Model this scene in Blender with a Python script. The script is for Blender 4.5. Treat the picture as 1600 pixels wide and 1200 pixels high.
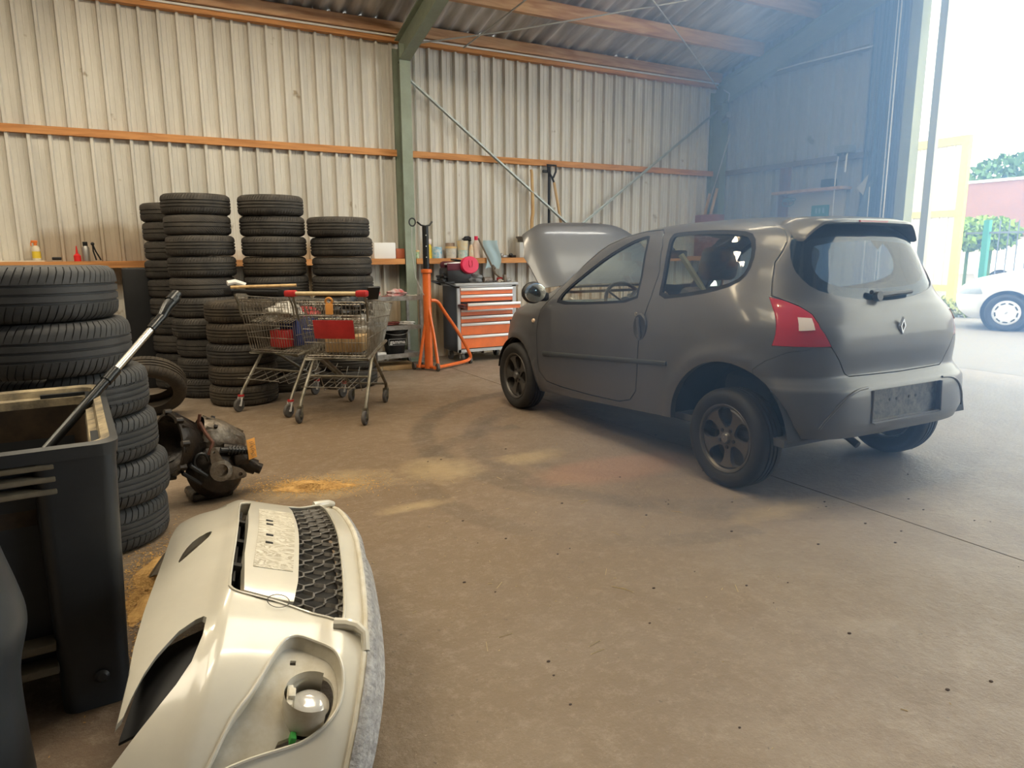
import bpy, bmesh, math, random
import numpy as np
from mathutils import Vector, Matrix, Euler
from mathutils.geometry import tessellate_polygon
R = math.radians; PI = math.pi
C = bpy.context.scene.collection
for o in list(bpy.data.objects): bpy.data.objects.remove(o, do_unlink=True)
sc = bpy.context.scene
random.seed(4)
# ---------------------------------------------------------------- camera
CAMH = 1.3086; F_PX = 1096.2; PITCH = .1831; ROLL = -.00576; HEAD = 1.0699
_fw = Vector((math.cos(HEAD)*math.cos(PITCH), math.sin(HEAD)*math.cos(PITCH), -math.sin(PITCH)))
_rt = Vector((math.sin(HEAD), -math.cos(HEAD), 0)); _up = _rt.cross(_fw)
_r2 = _rt*math.cos(ROLL)+_up*math.sin(ROLL); _u2 = -_rt*math.sin(ROLL)+_up*math.cos(ROLL)
cam = bpy.data.objects.new('camera', bpy.data.cameras.new('camera')); C.objects.link(cam)
m4 = Matrix((( _r2.x,_u2.x,-_fw.x,0),(_r2.y,_u2.y,-_fw.y,0),(_r2.z,_u2.z,-_fw.z,CAMH),(0,0,0,1)))
cam.matrix_world = m4
cam.data.sensor_width = 36; cam.data.lens = F_PX/1600*36; cam.data.clip_start = .05; cam.data.clip_end = 400
sc.camera = cam
# ---------------------------------------------------------------- colour, sky, sun, lamps
sc.view_settings.view_transform = 'Standard'; sc.view_settings.look = 'None'
sc.view_settings.exposure = .86; sc.view_settings.gamma = 1; sc.view_settings.use_curve_mapping = False
W = bpy.data.worlds.new('world'); sc.world = W; W.use_nodes = True
_b = W.node_tree.nodes['Background']; _b.inputs[0].default_value = (.88,.95,1,1); _b.inputs[1].default_value = 3.2
def light(name, kind, loc, rot, col, power, sx=1, sy=1):
    L = bpy.data.lights.new(name, kind); L.color = col; L.energy = power
    if kind == 'AREA': L.shape = 'RECTANGLE'; L.size = sx; L.size_y = sy
    if kind == 'SUN': L.angle = R(3)
    o = bpy.data.objects.new(name, L); C.objects.link(o); o.location = loc; o.rotation_euler = rot; return o
light('sun', 'SUN', (20,0,20), Vector((.12,-.8,.9)).to_track_quat('Z','Y').to_euler(), (1,.95,.88), 2.0)
# ---------------------------------------------------------------- helpers
MATS = {}
def newmat(name):
    m = bpy.data.materials.new(name); m.use_nodes = True; MATS[name] = m
    return m, m.node_tree.nodes, m.node_tree.links, m.node_tree.nodes['Principled BSDF']
def mat(name, col, rough=.5, metal=0, var=0, vs=8, col2=None, bump=0, bs=60, emit=0, coat=0, trans=0, ior=1.45, alpha=1, spec=.5):
    if name in MATS: return MATS[name]
    m, N, L, P = newmat(name)
    P.inputs['Base Color'].default_value = (*col, 1); P.inputs['Roughness'].default_value = rough
    P.inputs['Metallic'].default_value = metal; P.inputs['Coat Weight'].default_value = coat
    P.inputs['Transmission Weight'].default_value = trans; P.inputs['IOR'].default_value = ior
    P.inputs['Specular IOR Level'].default_value = spec
    if emit: P.inputs['Emission Color'].default_value = (*col,1); P.inputs['Emission Strength'].default_value = emit
    tc = N.new('ShaderNodeTexCoord')
    if var:
        n = N.new('ShaderNodeTexNoise'); n.inputs['Scale'].default_value = vs; n.inputs['Detail'].default_value = 6; n.inputs['Roughness'].default_value = .65
        L.new(tc.outputs['Object'], n.inputs['Vector'])
        r = N.new('ShaderNodeValToRGB'); r.color_ramp.elements[0].position = .35; r.color_ramp.elements[1].position = .68
        c2 = col2 or tuple(min(1,c*(1-var)) for c in col)
        r.color_ramp.elements[0].color = (*c2,1); r.color_ramp.elements[1].color = (*col,1)
        L.new(n.outputs[0], r.inputs[0]); L.new(r.outputs[0], P.inputs['Base Color'])
    if bump:
        n = N.new('ShaderNodeTexNoise'); n.inputs['Scale'].default_value = bs; n.inputs['Detail'].default_value = 4
        L.new(tc.outputs['Object'], n.inputs['Vector'])
        b = N.new('ShaderNodeBump'); b.inputs['Strength'].default_value = bump; b.inputs['Distance'].default_value = .01
        L.new(n.outputs[0], b.inputs['Height']); L.new(b.outputs[0], P.inputs['Normal'])
    return m
class MB:
    def __init__(s): s.v=[]; s.f=[]; s.mi=[]; s.uv={}
    def add(s, vs, fs, mi=0):
        b=len(s.v); s.v += [tuple(v) for v in vs]; s.f += [tuple(b+i for i in f) for f in fs]; s.mi += [mi]*len(fs); return b
    def box(s, x0,x1,y0,y1,z0,z1, M=None, mi=0):
        vs=[Vector((x,y,z)) for z in (z0,z1) for y in (y0,y1) for x in (x0,x1)]
        if M is not None: vs=[M@v for v in vs]
        s.add(vs,[(0,2,3,1),(4,5,7,6),(0,1,5,4),(2,6,7,3),(0,4,6,2),(1,3,7,5)],mi); return s
    def cbox(s, c, d, rz=0, M=None, mi=0):
        T=Matrix.Translation(c)@Matrix.Rotation(rz,4,'Z')
        if M is not None: T=M@T
        return s.box(-d[0]/2,d[0]/2,-d[1]/2,d[1]/2,-d[2]/2,d[2]/2,T,mi)
    def rbox(s, x0,x1,y0,y1,z0,z1, r=.01, M=None, mi=0, seg=2):
        bm=bmesh.new(); bmesh.ops.create_cube(bm,size=1)
        for v in bm.verts: v.co=Vector(((x0+x1)/2+v.co.x*(x1-x0),(y0+y1)/2+v.co.y*(y1-y0),(z0+z1)/2+v.co.z*(z1-z0)))
        r=min(r,abs(x1-x0)*.45,abs(y1-y0)*.45,abs(z1-z0)*.45)
        bmesh.ops.bevel(bm,geom=bm.edges[:],offset=r,segments=seg,affect='EDGES',profile=.5)
        bm.verts.index_update(); vs=[(M@v.co if M is not None else v.co.copy()) for v in bm.verts]
        s.add(vs,[[v.index for v in f.verts] for f in bm.faces],mi); bm.free(); return s
    def beam(s, a, b, w, h, up=(0,0,1), mi=0):
        a=Vector(a); b=Vector(b); d=(b-a).normalized(); u=Vector(up); x=d.cross(u).normalized(); z=x.cross(d)
        vs=[p+x*sx*w/2+z*sz*h/2 for p in (a,b) for sx,sz in ((-1,-1),(1,-1),(1,1),(-1,1))]
        s.add(vs,[(0,1,2,3),(7,6,5,4),(0,4,5,1),(1,5,6,2),(2,6,7,3),(3,7,4,0)],mi); return s
    def tube(s, pts, r, n=6, mi=0, closed=False, cap=True, r2=None):
        P=[Vector(p) for p in pts]; k=len(P); vs=[]; fs=[]; prev=None
        for i,p in enumerate(P):
            if closed: d=(P[(i+1)%k]-P[i-1]).normalized()
            else: d=(P[min(i+1,k-1)]-P[max(i-1,0)]).normalized()
            if prev is None:
                t=Vector((0,0,1)) if abs(d.z)<.9 else Vector((1,0,0)); x=d.cross(t).normalized()
            else:
                x=(prev-d*prev.dot(d)); x=x.normalized() if x.length>1e-6 else d.orthogonal().normalized()
            prev=x; y=d.cross(x); rr=r if r2 is None else r+(r2-r)*i/(k-1)
            for j in range(n): a=2*PI*j/n; vs.append(p+(x*math.cos(a)+y*math.sin(a))*rr)
        for i in range(k if closed else k-1):
            i2=(i+1)%k
            for j in range(n): fs.append((i*n+j,i*n+(j+1)%n,i2*n+(j+1)%n,i2*n+j))
        if cap and not closed: fs += [tuple(range(n))[::-1], tuple(range((k-1)*n,k*n))]
        s.add(vs,fs,mi); return s
    def lathe(s, prof, n=32, M=None, mi=0, close=False, cap=False):
        vs=[];fs=[];k=len(prof)
        for i in range(n):
            a=2*PI*i/n
            for r,z in prof:
                v=Vector((r*math.cos(a),r*math.sin(a),z)); vs.append(M@v if M is not None else v)
        for i in range(n):
            i2=(i+1)%n
            for j in range(k if close else k-1):
                j2=(j+1)%k; fs.append((i*k+j,i2*k+j,i2*k+j2,i*k+j2))
        if cap:
            fs.append(tuple(i*k for i in range(n))[::-1]); fs.append(tuple(i*k+k-1 for i in range(n)))
        s.add(vs,fs,mi); return s
    def cyl(s, a, b, r, r2=None, n=16, mi=0):
        a=Vector(a);b=Vector(b); M=Matrix.Translation(a)@(b-a).to_track_quat('Z','Y').to_matrix().to_4x4(); L=(b-a).length
        return s.lathe([(r,0),(r if r2 is None else r2,L)],n,M,mi,cap=True)
    def sphere(s, c, r, n=12, mi=0, sc_=(1,1,1)):
        prof=[(max(1e-5,r*math.cos(t)),r*math.sin(t)) for t in np.linspace(-PI/2,PI/2,n//2+1)]
        M=Matrix.Translation(c)@Matrix.Diagonal((*sc_,1)); return s.lathe(prof,n,M,mi)
    def prism(s, poly, d0, d1, axis='z', M=None, mi=0):
        # poly in 2D, extruded along axis: 'z':(x,y) 'x':(y,z) 'y':(x,z)
        def P(p,d): 
            v={'z':Vector((p[0],p[1],d)),'x':Vector((d,p[0],p[1])),'y':Vector((p[0],d,p[1]))}[axis]
            return M@v if M is not None else v
        n=len(poly); vs=[P(p,d0) for p in poly]+[P(p,d1) for p in poly]
        s.add(vs,[tuple(range(n))[::-1],tuple(range(n,2*n))]+[(i,(i+1)%n,n+(i+1)%n,n+i) for i in range(n)],mi); return s
    def grid(s, fn, nu, nv, mi=0, cu=False):
        vs=[fn(i/(nu if cu else nu-1),j/(nv-1)) for i in range(nu) for j in range(nv)]
        s.add(vs,[(i*nv+j,((i+1)%nu)*nv+j,((i+1)%nu)*nv+j+1,i*nv+j+1) for i in range(nu if cu else nu-1) for j in range(nv-1)],mi); return s
    def mesh(s, name, mats, smooth=35, fixn=True):
        me=bpy.data.meshes.new(name); me.from_pydata(s.v,[],s.f)
        for m in (mats if isinstance(mats,(list,tuple)) else [mats]): me.materials.append(m)
        me.polygons.foreach_set('material_index',s.mi); me.update()
        if fixn:
            bm=bmesh.new(); bm.from_mesh(me); bmesh.ops.recalc_face_normals(bm,faces=bm.faces[:]); bm.to_mesh(me); bm.free()
        if smooth: me.polygons.foreach_set('use_smooth',[True]*len(me.polygons)); me.set_sharp_from_angle(angle=R(smooth))
        return me
    def obj(s, name, mats, parent=None, smooth=35, fixn=True):
        return link(name, s.mesh(name,mats,smooth,fixn), parent)
def link(name, me, parent=None):
    o=bpy.data.objects.new(name,me); C.objects.link(o)
    if parent is not None: o.parent=parent
    return o
def tag(o, label=None, cat=None, group=None, kind=None):
    if label: o['label']=label
    if cat: o['category']=cat
    if group: o['group']=group
    if kind: o['kind']=kind
    return o
def thing(name, label, cat, loc=(0,0,0), rz=0, group=None, rot=None):
    o=bpy.data.objects.new(name,None); C.objects.link(o); o.location=loc; o.rotation_euler=rot if rot is not None else (0,0,rz); o.empty_display_size=.05
    return tag(o,label,cat,group)
def struct(name, mb, m, smooth=35): 
    return tag(mb.obj(name,m,None,smooth),kind='structure')
def dup(root, loc, rz=None, label=None, group=None, rot=None, scale=None):
    r=root.copy(); C.objects.link(r); r.location=loc
    if rz is not None: r.rotation_euler=(0,0,rz)
    if rot is not None: r.rotation_euler=rot
    if scale is not None: r.scale=scale
    if label: r['label']=label
    if group: r['group']=group
    def rec(a,b):
        for ch in list(a.children):
            if ch==b: continue
            c=ch.copy(); C.objects.link(c); c.parent=b; rec(ch,c)
    rec(root,r); return r
def boolean(me, cutters, op='DIFFERENCE'):
    """me: mesh; cutters: list of MB; returns a new mesh"""
    o=bpy.data.objects.new('t',me); C.objects.link(o); tmp=[]
    for c in cutters:
        cm=c if isinstance(c,bpy.types.Mesh) else c.mesh('c',list(me.materials) or [MATS['dark']],0)
        co=bpy.data.objects.new('c',cm); C.objects.link(co); tmp.append(co)
        md=o.modifiers.new('b','BOOLEAN'); md.operation=op; md.object=co; md.solver='EXACT'
    dg=bpy.context.evaluated_depsgraph_get(); dg.update()
    r=bpy.data.meshes.new_from_object(o.evaluated_get(dg),depsgraph=dg)
    bpy.data.objects.remove(o,do_unlink=True)
    for c in tmp: bpy.data.objects.remove(c,do_unlink=True)
    return r
def smooth_poly(pts, it=2, closed=True):
    P=[tuple(p) for p in pts]
    for _ in range(it):
        Q=[]; n=len(P)
        for i in range(n if closed else n-1):
            a=P[i]; b=P[(i+1)%n]
            Q.append(tuple(a[k]*.75+b[k]*.25 for k in range(len(a)))); Q.append(tuple(a[k]*.25+b[k]*.75 for k in range(len(a))))
        if not closed: Q=[P[0]]+Q+[P[-1]]
        P=Q
    return P
def text(body, size, M, m, parent, name='lettering', ext=.001, bold=0):
    cu=bpy.data.curves.new(name,'FONT'); cu.body=body; cu.size=size; cu.extrude=ext; cu.align_x='CENTER'; cu.align_y='CENTER'; cu.offset=bold
    o=bpy.data.objects.new('t',cu); C.objects.link(o); dg=bpy.context.evaluated_depsgraph_get(); dg.update()
    me=bpy.data.meshes.new_from_object(o.evaluated_get(dg),depsgraph=dg); bpy.data.objects.remove(o,do_unlink=True)
    me.transform(M); me.materials.clear(); me.materials.append(m); return link(name,me,parent)
mat('dark',(.012,.012,.013),.6)
# ---------------------------------------------------------------- the hall
YW = 8.45; XE = 8.30; ZE = 3.93; SL = .28
def roof_z(y): return ZE + SL*(YW-y)
def wood_mat(name, c1, c2, scale=(1,12,12), rough=.7):
    m,N,L,P=newmat(name); tc=N.new('ShaderNodeTexCoord'); mp=N.new('ShaderNodeMapping'); mp.inputs['Scale'].default_value=scale
    n=N.new('ShaderNodeTexNoise'); n.inputs['Scale'].default_value=2.2; n.inputs['Detail'].default_value=7; n.inputs['Distortion'].default_value=.6
    r=N.new('ShaderNodeValToRGB'); r.color_ramp.elements[0].color=(*c2,1); r.color_ramp.elements[1].color=(*c1,1)
    r.color_ramp.elements[0].position=.3; r.color_ramp.elements[1].position=.62
    L.new(tc.outputs['Object'],mp.inputs[0]); L.new(mp.outputs[0],n.inputs['Vector']); L.new(n.outputs[0],r.inputs[0]); L.new(r.outputs[0],P.inputs['Base Color'])
    v=N.new('ShaderNodeTexVoronoi'); v.inputs['Scale'].default_value=1.3; L.new(mp.outputs[0],v.inputs['Vector'])
    P.inputs['Roughness'].default_value=rough; return m
M_wood=wood_mat('girt_wood',(.62,.29,.10),(.42,.17,.05),(1.2,14,14))
M_wood2=wood_mat('purlin_wood',(.60,.37,.21),(.40,.20,.10),(1.2,10,10))
M_wood3=wood_mat('dull_timber',(.20,.15,.12),(.13,.09,.07),(1.2,10,10))
M_plank=wood_mat('pale_wood',(.62,.42,.2),(.45,.27,.11),(8,8,1.5))
M_green=mat('green_steel',(.30,.35,.27),.55,0,.25,3,bump=.1)
M_galv=mat('galvanised',(.42,.45,.42),.45,.5,.2,12)
M_rod=mat('rod_steel',(.50,.50,.47),.5,.2)
M_white=mat('white_paint',(.8,.8,.78),.45)
M_black=mat('black_plastic',(.014,.015,.017),.42,0,.3,6)
M_rubber_d=mat('rubber_dark',(.018,.017,.017),.75)
def wall_mat(name,base,dirt):
    m,N,L,P=newmat(name); tc=N.new('ShaderNodeTexCoord')
    n=N.new('ShaderNodeTexNoise'); n.inputs['Scale'].default_value=1.1; n.inputs['Detail'].default_value=8; n.inputs['Roughness'].default_value=.7
    mp=N.new('ShaderNodeMapping'); mp.inputs['Scale'].default_value=(3,3,.45); L.new(tc.outputs['Object'],mp.inputs[0]); L.new(mp.outputs[0],n.inputs['Vector'])
    r=N.new('ShaderNodeValToRGB'); r.color_ramp.elements[0].position=.36; r.color_ramp.elements[1].position=.60
    r.color_ramp.elements[0].color=(*[a*.80 for a in base],1); r.color_ramp.elements[1].color=(*base,1)
    L.new(n.outputs[0],r.inputs[0])
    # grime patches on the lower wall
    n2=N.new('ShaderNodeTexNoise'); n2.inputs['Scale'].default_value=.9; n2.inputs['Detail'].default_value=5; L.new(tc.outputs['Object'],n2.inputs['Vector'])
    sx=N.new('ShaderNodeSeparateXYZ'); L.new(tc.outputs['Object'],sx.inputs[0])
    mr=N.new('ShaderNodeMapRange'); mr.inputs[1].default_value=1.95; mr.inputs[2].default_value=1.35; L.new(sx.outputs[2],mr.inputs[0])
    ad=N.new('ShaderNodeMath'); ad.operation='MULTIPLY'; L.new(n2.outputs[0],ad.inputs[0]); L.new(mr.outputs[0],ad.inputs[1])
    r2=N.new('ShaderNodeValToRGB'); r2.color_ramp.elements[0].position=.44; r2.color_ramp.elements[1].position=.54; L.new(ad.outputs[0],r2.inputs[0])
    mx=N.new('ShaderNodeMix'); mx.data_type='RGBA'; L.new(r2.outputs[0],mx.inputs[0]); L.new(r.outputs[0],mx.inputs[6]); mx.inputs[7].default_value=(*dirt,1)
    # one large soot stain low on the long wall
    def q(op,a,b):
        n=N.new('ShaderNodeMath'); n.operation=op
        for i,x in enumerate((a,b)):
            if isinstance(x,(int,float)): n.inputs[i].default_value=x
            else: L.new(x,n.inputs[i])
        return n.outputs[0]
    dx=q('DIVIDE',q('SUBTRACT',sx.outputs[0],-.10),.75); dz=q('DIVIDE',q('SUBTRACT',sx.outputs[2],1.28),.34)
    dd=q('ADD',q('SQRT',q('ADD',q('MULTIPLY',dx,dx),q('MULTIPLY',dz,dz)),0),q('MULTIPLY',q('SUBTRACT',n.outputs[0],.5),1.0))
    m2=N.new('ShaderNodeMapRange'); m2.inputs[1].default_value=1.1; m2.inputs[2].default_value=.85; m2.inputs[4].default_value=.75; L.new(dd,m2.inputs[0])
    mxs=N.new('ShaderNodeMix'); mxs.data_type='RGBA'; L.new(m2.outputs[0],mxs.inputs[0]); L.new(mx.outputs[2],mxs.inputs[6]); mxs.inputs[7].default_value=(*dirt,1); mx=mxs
    # small dents and scuffs
    n3=N.new('ShaderNodeTexNoise'); n3.inputs['Scale'].default_value=5; n3.inputs['Detail'].default_value=3; L.new(tc.outputs['Object'],n3.inputs['Vector'])
    r3=N.new('ShaderNodeValToRGB'); r3.color_ramp.elements[0].position=.70; r3.color_ramp.elements[1].position=.76; L.new(n3.outputs[0],r3.inputs[0])
    mx2=N.new('ShaderNodeMix'); mx2.data_type='RGBA'; L.new(r3.outputs[0],mx2.inputs[0]); L.new(mx.outputs[2],mx2.inputs[6]); mx2.inputs[7].default_value=(*[d*.8 for d in dirt],1)
    L.new(mx2.outputs[2],P.inputs['Base Color']); P.inputs['Roughness'].default_value=.55
    bp=N.new('ShaderNodeBump'); bp.inputs['Strength'].default_value=.25; bp.inputs['Distance'].default_value=.02; L.new(n3.outputs[0],bp.inputs['Height']); L.new(bp.outputs[0],P.inputs['Normal'])
    return m
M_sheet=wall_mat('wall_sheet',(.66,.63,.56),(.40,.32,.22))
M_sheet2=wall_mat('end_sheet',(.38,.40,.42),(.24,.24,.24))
def sheet(mb, x0, x1, along, fixed, z0, z1, off=.175, rib=.030, dep=.046, ph=0.0):
    """trapezoid profiled sheet; the ribs go away from the room"""
    prof=[]; x=x0-ph
    while x<x1:
        for dx,d in ((0,0),(.045,0),(.047,.004),(.054,.004),(.056,0),(.095,0),(.097,.004),(.104,.004),(.106,0),(off-rib-.014,0),(off-rib-.004,dep),(off-.010,dep)):
            prof.append((min(max(x+dx,x0),x1),d))
        x+=off
    vs=[];fs=[]
    for (a,d) in prof:
        for z in (z0,z1(a) if callable(z1) else z1):
            vs.append((a,fixed-d,z) if along=='x' else (fixed-d,a,z))
    for i in range(len(prof)-1): fs.append((2*i,2*i+2,2*i+3,2*i+1))
    mb.add(vs,fs)
mb=MB(); sheet(mb,-8,3.18,'x',YW,0,4.0,ph=.0); sheet(mb,3.18,XE+.03,'x',YW,0,4.0,ph=.02)
struct('wall_left',mb,M_sheet,20)
DPY=5.42   # door post
mb=MB(); sheet(mb,DPY,YW+.04,'y',XE,0,lambda y: roof_z(y)+.05)
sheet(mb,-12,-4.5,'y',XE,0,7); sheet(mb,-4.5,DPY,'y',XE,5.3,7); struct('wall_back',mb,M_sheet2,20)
mb=MB(); mb.box(-8.1,-8,-12,YW,0,6.8); struct('wall_right',mb,M_sheet2)
mb=MB(); mb.box(-8,XE,-12.1,-12,0,6.2); struct('wall_front',mb,M_sheet2)
# corrugated roof
m,N,L,P=newmat('fibre_cement'); tc=N.new('ShaderNodeTexCoord'); mp=N.new('ShaderNodeMapping'); mp.inputs['Scale'].default_value=(6,.7,1)
n=N.new('ShaderNodeTexNoise'); n.inputs['Scale'].default_value=1.5; n.inputs['Detail'].default_value=7; L.new(tc.outputs['Object'],mp.inputs[0]); L.new(mp.outputs[0],n.inputs['Vector'])
r=N.new('ShaderNodeValToRGB'); r.color_ramp.elements[0].color=(.33,.31,.29,1); r.color_ramp.elements[1].color=(.78,.75,.71,1); r.color_ramp.elements[0].position=.3; r.color_ramp.elements[1].position=.7
L.new(n.outputs[0],r.inputs[0]); L.new(r.outputs[0],P.inputs['Base Color']); P.inputs['Roughness'].default_value=.9
M_roof=m
def roof_sheet(mb,x0,x1,y0,y1,f,pitch=.19,amp=.028):
    nx=int((x1-x0)/pitch*8)+1; xs=[x0+(x1-x0)*i/nx for i in range(nx+1)]
    ys=[y0,y1]; vs=[(x,y,f(y)+amp*math.cos(2*PI*x/pitch)+(.012 if (x//1.0)%2<1 else 0)) for x in xs for y in ys]
    mb.add(vs,[(2*i,2*i+2,2*i+3,2*i+1) for i in range(nx)])
RY=-1.8; f1=lambda y: roof_z(y)+.03; f2=lambda y: roof_z(RY)+.03-SL*(RY-y)
SKY=[(-3.2,-1.2),(1.2,3.2),(5.2,7.0)]   # skylight bays in x
mb=MB(); roof_sheet(mb,-8.1,XE+.2,4.6,YW+.35,f1); roof_sheet(mb,-8.1,XE+.2,RY,2.0,f1); roof_sheet(mb,-8.1,XE+.2,-12.2,RY,f2)
xs=[-8.1]+[x for b in SKY for x in b]+[XE+.2]
for i in range(0,len(xs),2): roof_sheet(mb,xs[i],xs[i+1],2.0,4.6,f1)
struct('ceiling',mb,M_roof,60)
m,N,L,P=newmat('translucent_sheet'); P.inputs['Base Color'].default_value=(.9,.85,.7,1); P.inputs['Emission Color'].default_value=(1,.86,.58,1); P.inputs['Emission Strength'].default_value=1.3
for i,(a,b) in enumerate(SKY):
    mb=MB(); roof_sheet(mb,a,b,2.0,4.6,f1); struct('window_%d'%(i+1),mb,m,60)
    light('skylight_glow','AREA',((a+b)/2,3.3,roof_z(3.3)-.12),(math.atan(-SL),0,0),(1,.90,.74) if i<2 else (.88,.95,1),60 if i<2 else 45,b-a,2.4)
# timber
mb=MB(); mb.box(-8,XE-.12,8.29,8.43,3.83,3.955); struct('trim_1',mb,M_wood2)
mb=MB(); mb.box(-8,XE-.12,8.35,8.44,3.755,3.822); struct('trim_2',mb,M_wood)
mb=MB(); mb.tube([(-8,8.335,3.812),(XE-.15,8.335,3.812)],.012); tag(mb.obj('conduit_pipe',M_white),'thin white conduit pipe running along the eaves timber of the long wall','pipe')
for i,y in enumerate((7.52,6.62,5.72,4.82)):
    z=roof_z(y); mb=MB(); mb.box(-8,XE-.15,y-.035,y+.035,z-.175,z-.005); struct('trim_%d'%(3+i),mb,M_wood2)
for i,(z0,z1) in enumerate(((2.475,2.55),)):
    mb=MB(); mb.box(-8,3.03,8.385,8.448,z0,z1); mb.box(3.16,XE-.1,8.385,8.448,z0,z1); struct('trim_7',mb,M_wood)
mb=MB(); mb.box(XE-.07,XE-.005,DPY+.4,8.3,2.47,2.54); struct('trim_8',mb,M_wood3)
mb=MB(); mb.box(XE-.07,XE-.005,DPY+.5,8.3,3.74,3.80); struct('trim_9',mb,M_wood3)
# steel frames : column + rafter
def ibeam(mb,a,b,w,h,side):
    """I section from a to b; side = width direction of flange, h measured normal to it"""
    a=Vector(a);b=Vector(b); d=(b-a).normalized(); s=Vector(side).normalized(); n=d.cross(s).normalized()
    for off in (-h/2,h/2): mb.beam(a+n*off,b+n*off,w,.014,up=n)
    mb.beam(a,b,.01,h,up=n)
def frame_at(x,idx,hc=.24):
    yc=8.32
    mb=MB(); ibeam(mb,(x,yc,0),(x,yc,3.70),.13,hc,(1,0,0)); mb.box(x-.09,x+.09,yc-.16,yc+.1,0,.02); struct('trim_%d'%idx,mb,M_green)
    mb=MB(); a=(x,8.32,roof_z(8.32)-.33); b=(x,RY,roof_z(RY)-.33); ibeam(mb,a,b,.13,.27,(1,0,0)); mb.prism([(8.40,3.5),(8.2,3.56),(7.5,3.98),(7.6,4.05),(8.40,3.85)],x-.006,x+.006,'x')
    struct('trim_%d'%(idx+1),mb,M_green)
frame_at(3.095,10); frame_at(XE-.13,12); frame_at(-2.1,14)
# wall cross bracing and roof rods
mb=MB(); mb.beam((3.15,8.3,3.36),(5.9,8.3,1.36),.008,.05,up=(0,1,0)); mb.beam((3.15,8.3,3.37),(5.9,8.3,1.37),.035,.006,up=(0,1,0)); struct('trim_16',mb,M_galv)
mb=MB(); mb.beam((8.15,8.34,3.42),(5.2,8.34,1.36),.008,.05,up=(0,1,0)); mb.beam((8.15,8.34,3.43),(5.2,8.34,1.37),.035,.006,up=(0,1,0)); struct('trim_17',mb,M_galv)
# ---------------------------------------------------------------- floor, yard
m,N,L,P=newmat('concrete'); tc=N.new('ShaderNodeTexCoord')
def mth(op,a,b=None,c=None):
    n=N.new('ShaderNodeMath'); n.operation=op
    for i,x in enumerate((a,b,c)):
        if x is None: continue
        if isinstance(x,(int,float)): n.inputs[i].default_value=x
        else: L.new(x,n.inputs[i])
    return n.outputs[0]
def noise(scale,detail=6,rough=.6,dist=0,vec=None):
    n=N.new('ShaderNodeTexNoise'); n.inputs['Scale'].default_value=scale; n.inputs['Detail'].default_value=detail; n.inputs['Roughness'].default_value=rough; n.inputs['Distortion'].default_value=dist
    L.new(vec or tc.outputs['Object'],n.inputs['Vector']); return n.outputs[0]
def ramp(x,p0,p1,c0=(0,0,0),c1=(1,1,1)):
    r=N.new('ShaderNodeValToRGB'); r.color_ramp.elements[0].position=p0; r.color_ramp.elements[1].position=p1
    r.color_ramp.elements[0].color=(*c0,1); r.color_ramp.elements[1].color=(*c1,1); L.new(x,r.inputs[0]); return r.outputs[0]
def mix(f,a,b):
    n=N.new('ShaderNodeMix'); n.data_type='RGBA'
    if isinstance(f,(int,float)): n.inputs[0].default_value=f
    else: L.new(f,n.inputs[0])
    for i,x in ((6,a),(7,b)):
        if isinstance(x,tuple): n.inputs[i].default_value=(*x,1)
        else: L.new(x,n.inputs[i])
    return n.outputs[2]
sx=N.new('ShaderNodeSeparateXYZ'); L.new(tc.outputs['Object'],sx.inputs[0]); X,Y=sx.outputs[0],sx.outputs[1]
base=mix(ramp(noise(.7,8,.65,.4),.36,.64),(.175,.137,.100),(.310,.255,.202))
base=mix(mth('MULTIPLY',ramp(noise(6,10,.85),.44,.60),.6),base,(.165,.125,.090)); base=mix(mth('MULTIPLY',ramp(noise(2.1,9,.75,1.2),.50,.62),.30),base,(.40,.34,.27))
# worn brown traffic area in front of the car
def blob(cx,cy,rx,ry,soft=.5,nz=1.6,amt=.9):
    dx=mth('DIVIDE',mth('SUBTRACT',X,cx),rx); dy=mth('DIVIDE',mth('SUBTRACT',Y,cy),ry)
    d=mth('SQRT',mth('ADD',mth('POWER',mth('ABSOLUTE',dx),2),mth('POWER',mth('ABSOLUTE',dy),2)))
    d=mth('ADD',d,mth('MULTIPLY',mth('SUBTRACT',noise(nz,6,.6),.5),amt))
    mr=N.new('ShaderNodeMapRange'); L.new(d,mr.inputs[0]); mr.inputs[1].default_value=1+soft/2; mr.inputs[2].default_value=1-soft/2; return mr.outputs[0]
base=mix(mth('MULTIPLY',blob(1.8,4.3,2.1,2.7,.9),.72),base,(.150,.090,.040))
base=mix(mth('MULTIPLY',blob(.9,2.0,.8,1.0,.9),.3),base,(.15,.115,.07))
base=mix(mth('MULTIPLY',blob(-.2,1.6,.55,1.2,.6),.75),base,(.10,.06,.035))
def arc(cx,cy,r,w,amt):
    dx=mth('SUBTRACT',X,cx); dy=mth('SUBTRACT',Y,cy); d=mth('SQRT',mth('ADD',mth('MULTIPLY',dx,dx),mth('MULTIPLY',dy,dy)))
    e=mth('ABSOLUTE',mth('SUBTRACT',d,r)); e=mth('ADD',e,mth('MULTIPLY',mth('SUBTRACT',noise(7,4),.5),.07))
    mr=N.new('ShaderNodeMapRange'); L.new(e,mr.inputs[0]); mr.inputs[1].default_value=w; mr.inputs[2].default_value=w*.55
    g=mth('MULTIPLY',mr.outputs[0],mth('LESS_THAN',X,cx+.0)); return mth('MULTIPLY',g,mth('MULTIPLY',ramp(noise(1.3,4),.3,.55),amt))
for a in ((3.45,4.12,1.73,.11,.62),(3.60,3.75,1.65,.10,.5),(3.15,4.07,1.04,.08,.35),(2.57,3.43,1.18,.09,.5)): base=mix(arc(*a),base,(.070,.050,.032))
base=mix(mth('MULTIPLY',blob(.9,2.6,1.0,2.6,1.0),.5),base,(.165,.110,.060))
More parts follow.
